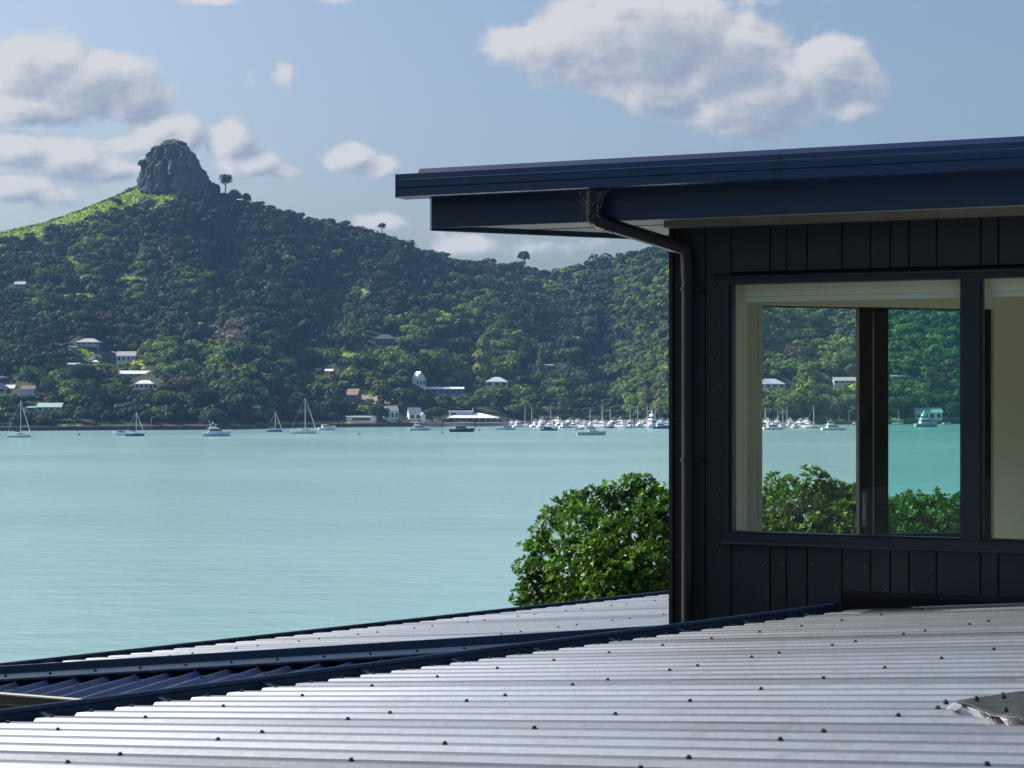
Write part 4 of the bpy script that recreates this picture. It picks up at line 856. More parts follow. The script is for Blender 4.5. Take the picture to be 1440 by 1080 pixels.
lamp(14, 588.5, 'pale street lamp on the shore road left of the tall white yacht'); lamp(213, 586.5, 'pale street lamp on the shore road right of the dark hulled yacht'); lamp(1194, 578, 'pale lamp post on the shore seen through the clear pane')
PILE = mat('dark_pile', (.035, .03, .028), .8, .3)
pm = MB(); pm.tube([(0, 0, -2), (0, 0, 4.2)], [.32, .27], 8); PILEM = pm.mesh('marina_pile', PILE); firstp = None
def pile(u, v, hpx, lab='dark timber pile standing among the moored marina boats', grp='piles of the marina'):
    Y = CZ*F/(v-VH); o = link('marina_pile', PILEM); o.location = ((u-UC)/F*Y, Y, 0); o.scale = (1.2, 1.2, hpx*Y/F/4.2); tag(o, lab, 'pile', grp)
for u, h in ((794, 9), (797, 8), (802, 7), (804, 8), (808, 10), (822, 7), (836, 8), (849, 9), (863, 7), (878, 9), (883, 8), (887, 8), (892, 11), (896, 9), (906, 8), (930, 8), (926, 6), (773, 9), (779, 9), (1076, 8), (1094, 8), (1112, 7), (1128, 7)): pile(u, 601.5, h)
for i, (u, v) in enumerate(((592, 599), (599, 600), (606, 599.5), (614, 600), (622, 600), (666, 599), (668, 601), (704, 598))): pile(u, v, 8, 'dark timber pile along the wharf by the marina building', 'piles along the wharf')
Y = CZ*F/(601-VH); mb = MB(); mb.box((594-UC)/F*Y, (624-UC)/F*Y, Y, Y+4, 1.2, 1.7)
for i in range(11): x = (595-UC)/F*Y+i*(28/F*Y)/10; mb.box(x-.12, x+.12, Y-.05, Y+.15, 1.7, 2.8); mb.box(x-.2, x+.2, Y+.3, Y+.7, -2, 1.2)
mb.box((594-UC)/F*Y, (624-UC)/F*Y, Y-.04, Y+.1, 2.7, 2.85); o = mb.build('wharf', TIMBER); tag(o, 'dark timber wharf with railing beside the white hall', 'wharf')
Y = CZ*F/(599.6-VH); mb = MB(); mb.box((664-UC)/F*Y, (705-UC)/F*Y, Y, Y+5, 1.2, 1.6); [mb.box((665+i*3-UC)/F*Y-.15, (665+i*3-UC)/F*Y+.15, Y+.2, Y+.5, -1, 1.2) for i in range(13)]
o = mb.build('wharf', TIMBER); tag(o, 'dark timber wharf on legs in front of the marina building', 'wharf')
for u0, u1, v, lab in ((722, 944, 599.8, 'long grey pontoon behind the marina boats left of the house'), (1066, 1146, 599.8, 'grey pontoon behind the marina boats seen through the window')):
    Y = CZ*F/(v-VH); mb = MB(); mb.box((u0-UC)/F*Y, (u1-UC)/F*Y, Y, Y+2.4, -.4, .55); o = mb.build('pontoon', mat('pontoon_concrete', (.36, .36, .35), .9)); tag(o, lab, 'pontoon')
# the marina yard behind the boats
o = ribbon(range(716, 1150, 10), .5, 16, 2.0).build('yard', mat('yard_gravel', (.42, .39, .35), .95, .1, nscale=.4, namt=.3)); struct(o)
# cars
def car(u, v, col, lab, rot=0, grp=None):
    p = ground(u, v) if v < vsh(u)-5 else shore_pt(u, 5, 1.98); r = empty('parked_car', p+Vector((0, 0, .05)), rot, lab, 'car', grp); m = paint('car_paint_%d' % int(col[0]*100+col[2]*10), col, .3)
    mb = MB(); pr = [(-2.1, .35), (2.1, .35), (2.1, .8), (1.2, .95), (.6, 1.5), (-1.3, 1.5), (-1.8, .95), (-2.1, .9)]; mb.prism(pr, [(x, -.85, z) for x, z in pr], [(x, .85, z) for x, z in pr]); mb.build('body', m, r)
    mb = MB(); pr = [(-1.65, .98), (1.05, .98), (.55, 1.42), (-1.25, 1.42)]; mb.prism(pr, [(x, -.87, z) for x, z in pr], [(x, .87, z) for x, z in pr]); mb.build('window', DKWIN, r)
    for x in (-1.3, 1.35):
        for y in (-.8, .8): mb = MB(); mb.tube([(x, y-.1, .33), (x, y+.1, .33)], .33, 10); mb.build('wheel', PILE, r)
    CLEAR.append((u-6, v-5, u+6, v+1))
car(645, 555.5, (.8, .8, .8), 'white car parked at the right end of the blue lodge'); car(655, 556, (.55, .6, .65), 'silver car parked furthest right of the blue lodge', .2); car(782, 517.5, (.8, .8, .8), 'white car parked beside the blue grey house')
for i, (u, c, l) in enumerate(((553, (.8, .8, .8), 'white car parked in front of the white two storey house'), (560, (.03, .03, .04), 'black car parked in front of the white two storey house'), (567, (.5, .52, .55), 'silver car parked left of the white hall'), (601, (.8, .8, .8), 'white car parked just right of the white hall'), (608, (.10, .13, .2), 'dark blue car second right of the white hall'), (615, (.7, .7, .7), 'pale car third right of the white hall'), (622, (.05, .05, .05), 'black car nearest the marina building'))): car(u, 597, c, l, (.1, -.2, .3)[i % 3])

# ================================================================== BOATS
GEL = mat('white_gelcoat', (.82, .83, .83), .25, .5); GREYB = mat('boat_grey', (.35, .38, .42), .4); BLUEHULL = mat('blue_hull', (.02, .07, .24), .25); DKHULL = mat('dark_hull', (.012, .022, .03), .3); TEALH = mat('teal_hull', (.03, .12, .16), .35); LBH = mat('pale_blue_hull', (.50, .66, .74), .3); ORANGE = mat('ochre_hull', (.45, .26, .10), .4); SPAR = mat('alloy_spar', (.62, .63, .64), .4, .5); CANVAS = mat('blue_canvas', (.03, .06, .16), .8); CREAMH = mat('cream_hull', (.70, .66, .55), .35)
def loft_hull(L, B, H, sheer=.35, tr=.8):
    mb = MB(); N = 14; rings = []
    for i in range(N+1):
        t = i/N; x = (t-.5)*L; b = B/2*(tr+(1-tr)*min(1, t/.35) if t < .35 else 1-((t-.35)/.65)**2.2); b = max(b, .02); h = H*(1+sheer*t*t)
        fl = x+(.10*L*((t-.75)/.25)**2 if t > .75 else 0)*0
        rings.append([(x-(.07*L*t*t), -b*.62, -.35), (x, -b, h), (x, b, h), (x-(.07*L*t*t), b*.62, -.35)])
    vs = [p for r in rings for p in r]; fs = []
    for i in range(N):
        for a, b_ in ((0, 1), (1, 2), (2, 3), (3, 0)): fs.append((i*4+a, (i+1)*4+a, (i+1)*4+b_, i*4+b_))
    fs += [(0, 1, 2, 3), (N*4+3, N*4+2, N*4+1, N*4)]; return mb.add(vs, fs)
def taper(mb, x0, x1, b0, b1, z0, z1, rf=.3, ra=.1):
    return mb.hexa([(x0, -b0, z0), (x1, -b1, z0), (x1, b1, z0), (x0, b0, z0), (x0+ra, -b0*.85, z1), (x1-rf, -b1*.85, z1), (x1-rf, b1*.85, z1), (x0+ra, b0*.85, z1)])
def at_water(u, v): Y = CZ*F/(v-VH); return Vector(((u-UC)/F*Y, Y, 0)), Y/F
def yacht(u, v, Lpx, vmast, head, label, hull=GEL, stripe=True, two=False, cover=CANVAS, name='sailing_yacht', cat='yacht', grp=None, jib=True):
    p, k = at_water(u, v); L = Lpx*k/max(.35, abs(math.cos(head))); B = L*.3; H = L*.09+.2; r = empty(name, p, head, label, cat, grp); Hm = (v-vmast)*k
    ho = loft_hull(L, B, H, .3, .7).build('hull', hull, r, False)
    if stripe: mb = MB(); q = loft_hull(L*1.003, B*1.01, .18, 0, .7); q.build('waterline_stripe', BLUEHULL if hull is GEL else GEL, ho)
    mb = MB(); taper(mb, -.12*L, .24*L, B*.30, B*.2, H, H+.075*L, .6, .2); c = mb.build('cabin', GEL, r)
    mb = MB(); [mb.box((-.06+i*.085)*L, (-.01+i*.085)*L, -B*.292+.01*i*L*.0-.02, B*.292+.02, H+.025*L, H+.05*L) for i in range(3)]; mb.build('window', DKWIN, c)
    for mi, (mx, mh) in enumerate(((.06, Hm),) if not two else ((.14, Hm), (-.24, Hm*.8))):
        mb = MB(); mb.tube([(mx*L, 0, H*.8), (mx*L, 0, mh)], [.13, .09], 6); mb.box(mx*L-.04, mx*L+.04, -B*.28, B*.28, mh*.62-.04, mh*.62+.04); m_ = mb.build('mast', SPAR, r)
        mb = MB(); mb.tube([(mx*L, 0, H+1.1), (mx*L-.33*L, 0, H+1.0)], .10, 6); b_ = mb.build('boom', SPAR, m_); mb = MB(); mb.tube([(mx*L-.02*L, 0, H+1.4), (mx*L-.16*L, 0, H+1.27), (mx*L-.31*L, 0, H+1.12)], [.24, .20, .12], 7); mb.build('sail_cover', cover, m_)
        mb = MB(); mb.tube([(mx*L, 0, mh-.1), (-.49*L, 0, H+.2)], .03, 4); [mb.tube([(mx*L, 0, mh*.95), (mx*L, s*B*.46, H*1.0)], .025, 4) for s in (-1, 1)]; mb.build('rigging', GREYB, m_)
    if jib: mb = MB(); mb.tube([(.47*L, 0, H*1.25), (.28*L, 0, H+(Hm-H)*.48), (.07*L, 0, Hm*.97)], [.13, .12, .04], 6); mb.build('furled_jib', WHITE, r)
    mb = MB(); [mb.tube([(x*L, s*B*(.42 if x < .3 else .2), H), (x*L, s*B*(.42 if x < .3 else .2), H+.65)], .03, 4) for x in (-.45, -.3, -.15, .1, .3, .42) for s in (-1, 1)]; [mb.tube([(-.45*L, s*B*.42, H+.65), (.1*L, s*B*.42, H+.65), (.42*L, s*B*.2, H+.8)], .02, 4) for s in (-1, 1)]; mb.build('rail', SPAR, r)
    return r
def cruiser(u, v, Lpx, head, label, hull=GEL, fly=True, cab=GEL, hk=1.0, name='motor_cruiser', cat='motor boat', grp=None, tower=False):
    p, k = at_water(u, v); L = Lpx*k/max(.35, abs(math.cos(head))); B = L*.32; H = L*.11*hk; r = empty(name, p, head, label, cat, grp)
    ho = loft_hull(L, B, H, .45, .9).build('hull', hull, r); z1 = H+.13*L*hk
    mb = MB(); q = loft_hull(L*1.006, B*1.02, .14, 0, .9); q.build('waterline_stripe', BLUEHULL, ho)
    mb = MB(); taper(mb, -.30*L, .22*L, B*.40, B*.28, H*1.02, z1, .13*L, .03*L); mb.box(-.34*L, .08*L, -B*.40, B*.40, z1, z1+.10); c = mb.build('cabin', cab, r)
    mb = MB(); za, zb = H+(z1-H)*.42, H+(z1-H)*.82; taper(mb, -.26*L, .165*L, B*.395, B*.325, za, zb, .055*L, .01*L); mb.build('window', DKWIN, c)
    if fly:
        mb = MB(); taper(mb, -.26*L, .02*L, B*.33, B*.30, z1+.10, z1+.055*L+.1, .04*L, 0); f = mb.build('flybridge', cab, r)
        mb = MB(); [mb.tube([(x*L, s*B*.28, z1+.1), (x*L, s*B*.28, z1+.14*L)], .04, 5) for x in (-.23, -.04) for s in (-1, 1)]; mb.box(-.26*L, .0, -B*.32, B*.32, z1+.14*L, z1+.14*L+.08); mb.build('canopy', cab, f)
        mb = MB(); mb.tube([(-.14*L, 0, z1+.14*L), (-.14*L, 0, z1+.26*L)], .05, 5); mb.tube([(-.2*L, B*.2, z1+.1*L), (-.32*L, B*.2, z1+.34*L)], .03, 4); mb.tube([(-.14*L, 0, z1+.17*L), (-.14*L, 0, z1+.195*L)], .3, 8); mb.build('aerial', GEL, r)
    if tower:
        mb = MB(); taper(mb, -.2*L, -.02*L, B*.25, B*.2, z1+.14*L, z1+.24*L, .05*L, .02*L); mb.tube([(-.12*L, 0, z1+.24*L), (-.12*L, 0, z1+.36*L)], [.25, .5], 8); mb.build('radar_tower', GEL, r)
    mb = MB(); [mb.tube([(x*L, s*B*y, H*(1+.45*(x+.5)**2)), (x*L, s*B*y, H*(1+.45*(x+.5)**2)+.6)], .025, 4) for x, y in ((.2, .44), (.3, .36), (.4, .24), (.47, .10)) for s in (-1, 1)]; [mb.tube([(.2*L, s*B*.44, H*1.22+.6), (.3*L, s*B*.36, H*1.29+.6), (.4*L, s*B*.24, H*1.36+.6), (.47*L, s*B*.1, H*1.42+.6)], .025, 4) for s in (-1, 1)]; mb.build('rail', SPAR, r)
    return r
PI = math.pi
yacht(27, 615, 33, 563, .15, 'white sailing yacht with tallest mast moored furthest left', cover=DKHULL)
cruiser(169, 612, 22, PI-.2, 'pale blue launch moored against the dark hulled yacht', LBH, fly=False, cab=LBH, hk=1.2)
yacht(190, 613.5, 27, 579, .1, 'yacht with dark blue hull moored below the street lamp', BLUEHULL, cover=CANVAS)
cruiser(305, 613.5, 40, .2, 'white motor cruiser with flybridge moored alone mid bay', LBH, True, GEL, 1.15)
yacht(386, 607.5, 22, 579, .1, 'small yacht with blue hull and short mast off the grassy point', BLUEHULL)
yacht(427, 609.7, 37, 559.5, .12, 'large white yacht with roller jib moored off the round shore trees', GEL)
cruiser(460, 605, 24, .3, 'white launch with blue windscreen moored behind the large white yacht', GEL, False, GEL, 1.3)
cruiser(591, 605.3, 31, .1, 'pale blue fishing boat with white flybridge in front of the white hall', LBH, True, GEL, .9)
cruiser(650, 607.3, 36, .12, 'dark hulled workboat with cluttered deck off the marina building', DKHULL, False, GREYB, 1.0, name='workboat')
cruiser(711, 604.3, 28, PI+.1, 'pale blue open launch just right of the dark workboat', LBH, False, LBH, .8)
cruiser(772, 605.4, 25, .1, 'dark teal launch moored below two dark piles', TEALH, False, TEALH, .8)
yacht(832, 612, 42, 596, .08, 'grey two masted ketch with bowsprit moored in front of the marina', GREYB, True, True, DKHULL, 'ketch', 'ketch', None, False)
r_ = [o for o in bpy.data.objects if o.name == 'ketch'][0]; mb = MB(); mb.tube([(7, 0, 1.3), (12.5, 0, 1.7)], .12, 6); mb.tube([(-6.5, 0, 1.2), (-9.5, 0, 1.2)], .08, 6); mb.build('bowsprit', SPAR, r_)
cruiser(1088, 604.2, 30, .15, 'white launch at the window lining, seen through the clear pane', GEL, False, GEL, 1)
yacht(1143, 602.2, 22, 570, .1, 'white yacht moored at the right end of the marina seen through the clear pane', GEL, jib=False)
cruiser(1173, 605, 36, .1, 'long white launch with wheelhouse moored alone in the clear pane', GEL, True, GEL, .85)
cruiser(1205, 597.5, 16, .1, 'small ochre boat moored at the dark sliding stile', ORANGE, False, GEL, 1)
yacht(1263, 597, 16, 578, .1, 'small white yacht with bare mast at the left of the tinted pane', GEL, jib=False)
cruiser(1303, 600.5, 34, .2, 'large grey and white motor yacht in front of the green roofed boat shed', GREYB, True, GEL, 1.3, tower=True)
cruiser(1330, 597, 13, .1, 'tiny white dinghy right of the large grey motor yacht', GEL, False, GEL, .8, name='dinghy', cat='dinghy')
cruiser(930, 602.8, 24, .2, 'dark blue hulled motor yacht at the house end of the marina', BLUEHULL, True, GEL, 1.2)
cruiser(919, 601.5, 22, .9, 'tall white game fishing boat with radar tower in the marina', GEL, True, GEL, 1.3, tower=True)
cruiser(733, 597.8, 24, 0, 'low dark canopied barge behind the pale blue open launch', DKHULL, False, DKHULL, .8, name='barge', cat='barge')
rb = random.Random(21); n_ = 0
for row, (vv, u0, u1, st) in enumerate(((599.6, 758, 940, 7.5), (600.6, 722, 940, 8), (601.7, 762, 912, 11.5), (599.7, 1068, 1142, 8), (600.6, 1068, 1142, 8.5), (601.9, 1072, 1138, 15))):
    u = u0
    while u < u1:
        L = rb.uniform(19, 27); hd = rb.choice((-.6, .5, .9, 2.4, 2.7, -2.5)); z = rb.random()
        if z < .86: cruiser(u, vv+rb.uniform(-.25, .25), L*max(.35, abs(math.cos(hd))), hd, 'white motor cruiser berthed in the crowded marina', GEL if z < .6 else BLUEHULL if z < .66 else GEL, rb.random() < .7, GEL, rb.uniform(1.0, 1.3), grp='white cruisers berthed in the marina')
        else: yacht(u, vv, L*.9*max(.35, abs(math.cos(hd))), vv-rb.uniform(22, 34), hd, 'white yacht with bare mast berthed in the crowded marina', GEL, True, False, CANVAS, grp='yachts berthed in the marina', jib=False)
        u += st*rb.uniform(.8, 1.25)
# mooring buoys
for i, (u, v, l) in enumerate(((505, 611, 'small dark buoy floating below the long white waterfront building'), (622, 609, 'small dark buoy floating left of the dark workboat'), (111, 612, 'small dark buoy floating left of the pale blue launch'), (674, 606, 'small dark buoy ahead of the dark workboat bow'))):
    p, k = at_water(u, v); mb = MB(); mb.tube([(0, 0, -.3), (0, 0, .35), (0, 0, .5)], [.45, .45, .2], 10); mb.tube([(0, 0, .5), (0, 0, 1.3)], .08, 6); o = mb.build('mooring_buoy', DKHULL); o.location = p; tag(o, l, 'buoy')

# ================================================================== TREES ON THE HILL
M_trunk = mat('hill_trunk', (.09, .075, .06), .9)
def hill_tree(name, u, vb, wpx, hpx, label, tint, lumps=5, per=60, flat=.9, grp=None, gap=False, seed=0, shape='round', tr=.25, p=None):
    p = p or ground(u, vb); k = p.y/F; r, h = wpx*k/2, hpx*k; rs = np.random.default_rng(seed+int(u*7+vb)); root = empty(name, p, 0, label, 'tree', grp)
    if shape == 'poplar':
        n = 1100; t = rs.uniform(0.04, 1, n)**.9; w = r*np.clip(np.sin(np.pi*np.clip(t*.86+.12, 0, 1))**.6, .08, 1)*(1+.25*np.sin(t*23)); a = rs.uniform(0, 6.28, n)
        C = np.stack([np.cos(a)*w*rs.uniform(.6, 1, n), np.sin(a)*w*rs.uniform(.6, 1, n), t*h], 1); Nn = np.stack([np.cos(a), np.sin(a), np.full(n, .5)], 1); V, Fq = leaf_quads(C, Nn, r*.20, rs)
    elif shape == 'palm':
        V, Fq = [], []
        for i in range(26):
            a = i*2.4; e = rs.uniform(-.3, 1.2); L_ = r*1.1; pr = None
            for j in range(5):
                t = j/4; q = np.array((math.cos(a)*L_*t*math.cos(e*(1-t*.5)), math.sin(a)*L_*t*math.cos(e*(1-t*.5)), h*.8+L_*math.sin(e)*t-L_*.5*t*t)); sd_ = np.array((-math.sin(a), math.cos(a), .25))*r*.11*(1.15-t)
                if pr is not None: o = len(V); V += [pr[0], pr[1], q+sd_, q-sd_]; Fq.append((o, o+1, o+2, o+3))
                pr = (q-sd_, q+sd_)
        V = np.array(V); Fq = np.array(Fq)
    else:
        V, Fq = crown(rs, r, h*(1-tr*.6), lumps, per*2, r*.15, flat)
        V = V+np.array((0, 0, h*tr*.6))
    T = np.array(tint)*rs.uniform(.75, 1.25, (len(V)//4, 1)); T = np.repeat(T, 4, 0)
    link('crown', npmesh('crown', V, Fq, M_forest, {'tint': T}), root)
    mb = MB(); mb.tube([(0, 0, -1), (r*.05, 0, h*.3), (-r*.04, 0, h*.62)], [r*.09+.1, r*.07+.05, .06], 6)
    if shape == 'round':
        for i in range(4): a = i*1.7+u; mb.tube([(0, 0, h*.3), (math.cos(a)*r*.35, math.sin(a)*r*.35, h*.6)], [r*.05, .05], 5)
    mb.build('trunk', M_trunk, root); return root
G1, G2, G3, G4 = (.034, .056, .024), (.070, .108, .030), (.150, .180, .042), (.062, .088, .055)
ht = hill_tree
ht('pine_tree', 317, 263, 18, 20, 'lone windswept tree on the skyline right of the rock tower', G1, 9, 30, 1.6, tr=.35, p=ray(317, 268, 1294))
rp = ray(199, 241, 1290); ht('clinging_tree', 199, 241, 15, 17, 'dark tree clinging to the left face of the rock tower', G1, 4, 40, tr=.2, p=rp)
ht('pine_tree', 737, 370, 22, 17, 'lone broad tree on the low saddle of the ridge', G1, 9, 40, 1.25, tr=.28, p=ray(737, 371, 1372))
ht('pine_tree', 537, 324, 14, 11, 'small thin tree on the ridge skyline left of the eave', G1, 6, 24, 1.2, tr=.35, p=ray(537, 325, 1304))
ht('poplar_tree', 680, 541, 26, 68, 'tall broad poplar beside the cream villa', (.19, .225, .065), shape='poplar')
ht('poplar_tree', 760, 545, 12, 55, 'slim poplar in front of the blue grey house', (.15, .175, .07), shape='poplar')
ht('garden_tree', 207, 505, 11, 11, 'small golden leaved tree right of the long two storey house', (.55, .33, .04), 4, 40)
ht('garden_tree', 531, 594, 36, 24, 'round dark waterfront tree in front of the long white building', G1, 6, 70)
for u, v, w, h, l in ((300, 273, 22, 14, 'dark shrub at the right foot of the rock tower'), (330, 283, 22, 14, 'low dark shrub below the lone windswept tree'), (346, 286, 16, 12, 'small rounded shrub on the skyline right of the lone windswept tree'), (268, 276, 40, 14, 'wide dark scrub below the face of the rock tower'), (190, 293, 10, 6, 'small dark shrub in the bright grass left of the wide boulder'), (72, 334, 28, 16, 'dark round tree at the low end of the grassy ridge'), (20, 342, 14, 8, 'small dark shrub on the grassy ridge at the picture edge')): ht('hill_shrub', u, v, w, h, l, G1, 8, 40, 1.5, tr=0, p=ray(u, v, 1292 if 260 < u else float(terr(u, min(1, tof(u, v)))[1])))
SHORE = [(12, 586, 34, 22, G1, 'dark rounded tree below the pale blue gabled house'), (66, 560, 26, 30, G2, 'leafy green tree right of the light blue shed'), (120, 550, 50, 38, G1, 'broad dark tree above the pale yellow flowering bush'),
         (115, 575, 40, 22, G3, 'pale yellow green flowering bush right of the green roofed house'), (62, 598, 30, 13, G2, 'low green bush on the bank behind the tall white yacht'), (140, 585, 30, 24, G1, 'dark shore tree left of the pale blue launch'), (180, 580, 36, 34, G1, 'dark shore tree above the dark blue yacht mast'),
         (230, 582, 40, 34, G2, 'rounded green tree above the shore lamp'), (262, 560, 44, 30, G2, 'broad mid green tree on the shore hill right of the white hip roof'), (290, 585, 50, 40, G1, 'very dark broad tree on the wooded point'), (300, 598, 36, 24, G4, 'grey green bush at the tip of the wooded point'), (318, 530, 26, 22, G3, 'bright green tree left of the grey track'),
         (342, 590, 40, 38, G1, 'tall dark tree at the right end of the wooded point'), (381, 562, 38, 36, G4, 'large rounded grey green tree below the track'), (405, 566, 30, 28, G3, 'bright green tree right of the large grey green tree'), (378, 585, 24, 22, G4, 'spiky grey green bush over the small white cottage'),
         (420, 590, 36, 40, G1, 'tall dark tree behind the large white yacht mast'), (446, 590, 30, 18, G4, 'rounded grey green bush on the shore behind the white launch'), (470, 580, 30, 34, G1, 'dark tree left of the brown roofed house'), (470, 592, 18, 12, G4, 'small round bush left of the long white waterfront building'),
         (536, 569, 30, 30, G2, 'dense tree left of the grey roofed two storey house'), (606, 590, 20, 16, G2, 'leafy tree between the white hall and the marina building'), (618, 590, 20, 18, G2, 'leafy tree touching the left of the marina building'), (600, 572, 24, 18, G1, 'dark tree below the left end of the blue lodge'),
         (622, 574, 26, 20, G1, 'dark tree below the middle of the blue lodge'), (648, 574, 26, 18, G2, 'green tree below the right end of the blue lodge'), (704, 580, 34, 32, G1, 'dark tree below the cream villa'), (722, 588, 24, 20, G3, 'rounded olive tree behind the canopied barge'), (748, 587, 16, 14, G4, 'small round tree in the marina yard'),
         (786, 588, 22, 17, G4, 'round grey green tree behind the marina boats'), (848, 588, 22, 20, G2, 'left of two rounded trees behind the marina masts'), (866, 588, 22, 19, G2, 'right of two rounded trees behind the marina masts'), (908, 588, 24, 20, G4, 'grey green tree behind the tall fishing boat'), (925, 590, 24, 20, G3, 'olive tree by the marina beside the house corner'),
         (935, 560, 30, 40, (.13, .16, .10), 'pale grey green tree on the slope beside the house corner'), (802, 500, 46, 28, G4, 'broad spreading grey green tree above the blue grey house'), (806, 525, 44, 36, G2, 'broad olive tree right of the blue grey house'), (868, 545, 46, 34, G2, 'broad tree on the slope above the marina'),
         (185, 486, 30, 30, G4, 'large rounded tree above the long two storey house'), (604, 476, 14, 20, (.40, .40, .30), 'pale cream flowering tree in the garden slope'), (730, 515, 30, 22, G3, 'yellow green tree left of the blue grey house'),
         (575, 508, 34, 32, G1, 'left of two dark round trees above the church'), (597, 506, 34, 34, G1, 'right of two dark round trees above the church'), (640, 514, 46, 40, G4, 'large grey green round tree right of the church'), (565, 543, 20, 24, G3, 'bright tree left of the church'), (1110, 590, 40, 36, G3, 'bright green tree behind the marina seen through the clear pane'),
         (1145, 590, 34, 34, G2, 'green tree behind the right end of the marina in the clear pane'), (1180, 590, 30, 30, G4, 'rounded grey green tree below the lawn in the clear pane'), (1128, 560, 40, 22, G3, 'bright green bush right of the white villa in the clear pane'), (1265, 585, 34, 26, G2, 'broad tree left of the green roofed boat shed'), (1340, 588, 30, 24, G2, 'tree right of the green roofed boat shed in the tinted pane')]
for i, (u, vb, w, h, c, l) in enumerate(SHORE): ht('shore_tree' if vb > 545 else 'slope_tree', u, vb, w, h, l, c, 7, 75)
for u, vb, h, l in ((158, 538, 20, 'tall palm left of the white roofed long house'), (120, 524, 12, 'small palm beside the pale conservatory'), (158, 528, 16, 'tufted palm under the gabled dark blue wing'), (505, 490, 13, 'small palm left of the dark blue slate roofed house')): ht('palm_tree', u, vb, 14, h, l, G3, shape='palm')

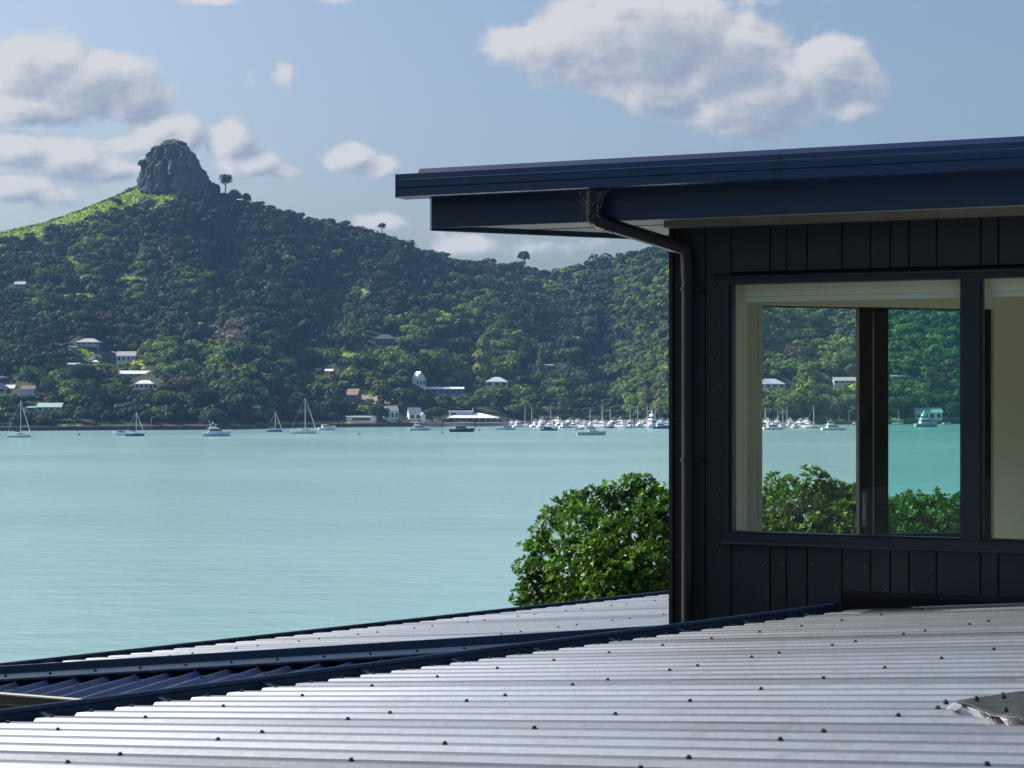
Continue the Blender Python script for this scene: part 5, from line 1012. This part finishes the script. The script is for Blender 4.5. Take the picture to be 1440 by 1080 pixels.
def make_forest():
    rs = np.random.default_rng(5); us, ts = [], []
    step_u = 7.8; Cc, Nn, Sz, Tn, K = [], [], [], [], 0
    V, Fq, T = [], [], []; off = 0; cnt = 0
    u = -170.0; cand = []
    while u < 1640:
        vv0, vv1 = vsh(u), np.interp(u, RU, RV); n = int((vv0-vv1)/6.6*(1.0 if u < 960 or 1050 < u < 1370 else .45))+3
        t = (np.arange(n)+rs.uniform(0, 1, n))/n*1.03; cand += [(u+rs.uniform(-4, 4), x) for x in t]; u += step_u
    clear = np.array(CLEAR)
    C_all, N_all, S_all, T_all = [], [], [], []
    for (u, t) in cand:
        if t < .03: continue
        tt = min(t, 1.0); v = vsh(u)+(np.interp(u, RU, RV)-vsh(u))*tt
        P = terr(u, t); k = P[1]/F
        if u < 198 and t > .97: 
            if rs.random() < .8: continue
        if 190 < u < 312 and v < 276: continue
        if inpoly(np.array(u), np.array(v), GRASS[0]) and rs.random() < .93: continue
        if any(inpoly(np.array(u), np.array(v), g_) for g_ in GRASS[1:]) or any(inpoly(np.array(u), np.array(v), g_) for g_ in DIRT): continue
        if inpoly(np.array(u), np.array(v-9), GRASS[0]) and rs.random() < .75: continue
        tops = [inpoly(np.array(u), np.array(v-q_), g_) for g_ in GRASS[1:] for q_ in (5, 10)]
        front = any(bool(x) for x in tops)
        low = (v > 475); r = rs.uniform(3.2, 5.8)*(1.4 if rs.random() < .14 else 1)*(1.0 if not low else rs.uniform(.7, 1.25)); h = r*rs.uniform(1.1, 2.1)*(1.3 if rs.random() < .10 else 1)
        if t > .955: h = r*rs.uniform(.9, 1.45); h *= rs.uniform(.75, 1.1)
        if front: r *= .5; h = r*.9
        w = r/k; hp = h/k
        hit = clear[(clear[:, 0] < u+w*1.15) & (clear[:, 2] > u-w*1.15) & (clear[:, 1] < v) & (clear[:, 3] > v-hp*1.25)] if len(clear) else []
        if len(hit):
            if any(v <= c[3]-1 for c in hit): 
                if any(u > c[0] and u < c[2] and v < c[3]-2 and v > c[1]+2 for c in hit) or True:
                    hit2 = [c for c in hit if v > c[1]+(c[3]-c[1])*.2]
                    if hit2: continue
            else:
                gap = v-max(c[3] for c in hit); h = min(h, max(1.0, (gap+.8)*k*.85)); r = min(r, h*.9+.8)
        if v > 585: h = min(h, 6); 
        # bush tints by region: real cover, plus lit and dark zones put in
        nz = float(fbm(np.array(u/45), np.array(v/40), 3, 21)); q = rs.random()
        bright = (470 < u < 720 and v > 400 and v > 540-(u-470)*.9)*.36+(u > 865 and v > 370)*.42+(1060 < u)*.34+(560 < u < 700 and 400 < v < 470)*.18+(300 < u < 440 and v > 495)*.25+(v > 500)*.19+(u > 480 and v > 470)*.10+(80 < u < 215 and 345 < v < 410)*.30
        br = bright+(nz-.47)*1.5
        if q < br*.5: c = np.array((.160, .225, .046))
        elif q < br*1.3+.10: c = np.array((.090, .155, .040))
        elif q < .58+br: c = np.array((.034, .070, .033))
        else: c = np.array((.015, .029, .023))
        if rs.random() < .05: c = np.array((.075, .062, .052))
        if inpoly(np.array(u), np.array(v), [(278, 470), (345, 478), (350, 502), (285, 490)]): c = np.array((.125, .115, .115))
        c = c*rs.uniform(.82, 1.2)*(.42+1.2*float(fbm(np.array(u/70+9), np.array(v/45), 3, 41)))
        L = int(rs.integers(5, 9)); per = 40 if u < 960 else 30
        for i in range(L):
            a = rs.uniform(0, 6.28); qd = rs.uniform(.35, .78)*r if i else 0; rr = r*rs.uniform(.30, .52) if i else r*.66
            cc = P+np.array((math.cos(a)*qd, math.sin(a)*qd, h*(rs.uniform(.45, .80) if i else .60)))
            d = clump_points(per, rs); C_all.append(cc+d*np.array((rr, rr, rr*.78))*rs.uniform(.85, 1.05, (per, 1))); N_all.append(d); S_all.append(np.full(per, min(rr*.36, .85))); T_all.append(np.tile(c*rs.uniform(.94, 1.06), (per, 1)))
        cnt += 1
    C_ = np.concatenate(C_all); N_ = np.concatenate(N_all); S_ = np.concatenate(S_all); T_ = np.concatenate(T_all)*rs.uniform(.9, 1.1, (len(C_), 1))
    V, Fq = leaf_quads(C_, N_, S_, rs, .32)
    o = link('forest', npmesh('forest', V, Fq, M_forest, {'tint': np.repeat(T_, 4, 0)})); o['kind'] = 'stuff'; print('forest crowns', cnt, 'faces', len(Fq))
make_forest()
def make_grass():
    rs = np.random.default_rng(3); us = rs.uniform(-60, 262, 15000); vs = rs.uniform(248, 350, 15000); k = inpoly(us, vs, GRASS[0]); us, vs = us[k], vs[k]
    u2 = rs.uniform(60, 1220, 60000); v2 = rs.uniform(355, 600, 60000); k2 = anypoly(u2, v2, GRASS[1:9]+GRASS[12:15]+GRASS[17:]); us = np.concatenate([us, u2[k2]]); vs = np.concatenate([vs, v2[k2]])
    t = np.clip((vsh(us)-vs)/(vsh(us)-np.interp(us, RU, RV)), .02, 1); P = terr(us, t); n = len(P); nz = fbm(us/9, vs/7, 3, 31)
    C = P+np.stack([rs.normal(0, .5, n), rs.normal(0, .5, n), rs.uniform(.1, .9, n)], 1); Nn = np.stack([rs.normal(0, .5, n)-.3, rs.normal(0, .5, n)-.4, np.full(n, .8)], 1)
    V, Fq = leaf_quads(C, Nn, np.where(nz > .5, .75, 1.05), rs, .5); c = np.where((nz > .56)[:, None], np.array((.045, .075, .025)), np.array((.26, .34, .045)))*rs.uniform(.6, 1.3, (n, 1))
    o = link('grass', npmesh('grass', V, Fq, M_forest, {'tint': np.repeat(c, 4, 0)})); o['kind'] = 'stuff'
make_grass()

# ================================================================== HAZE
def make_haze(density):
    m = bpy.data.materials.new('haze'); m.use_nodes = True; nt = m.node_tree; nt.nodes.clear()
    v = nd(nt, 'ShaderNodeVolumePrincipled', ins={'Color': (.27, .55, 1, 1), 'Density': density, 'Anisotropy': .0}); nd(nt, 'ShaderNodeOutputMaterial', ins={1: v.outputs[0]})
    mb = MB(); mb.box(-2700, 2700, -350, 2500, -8, 262); o = mb.build('haze', m); o['kind'] = 'stuff'
make_haze(.000095)
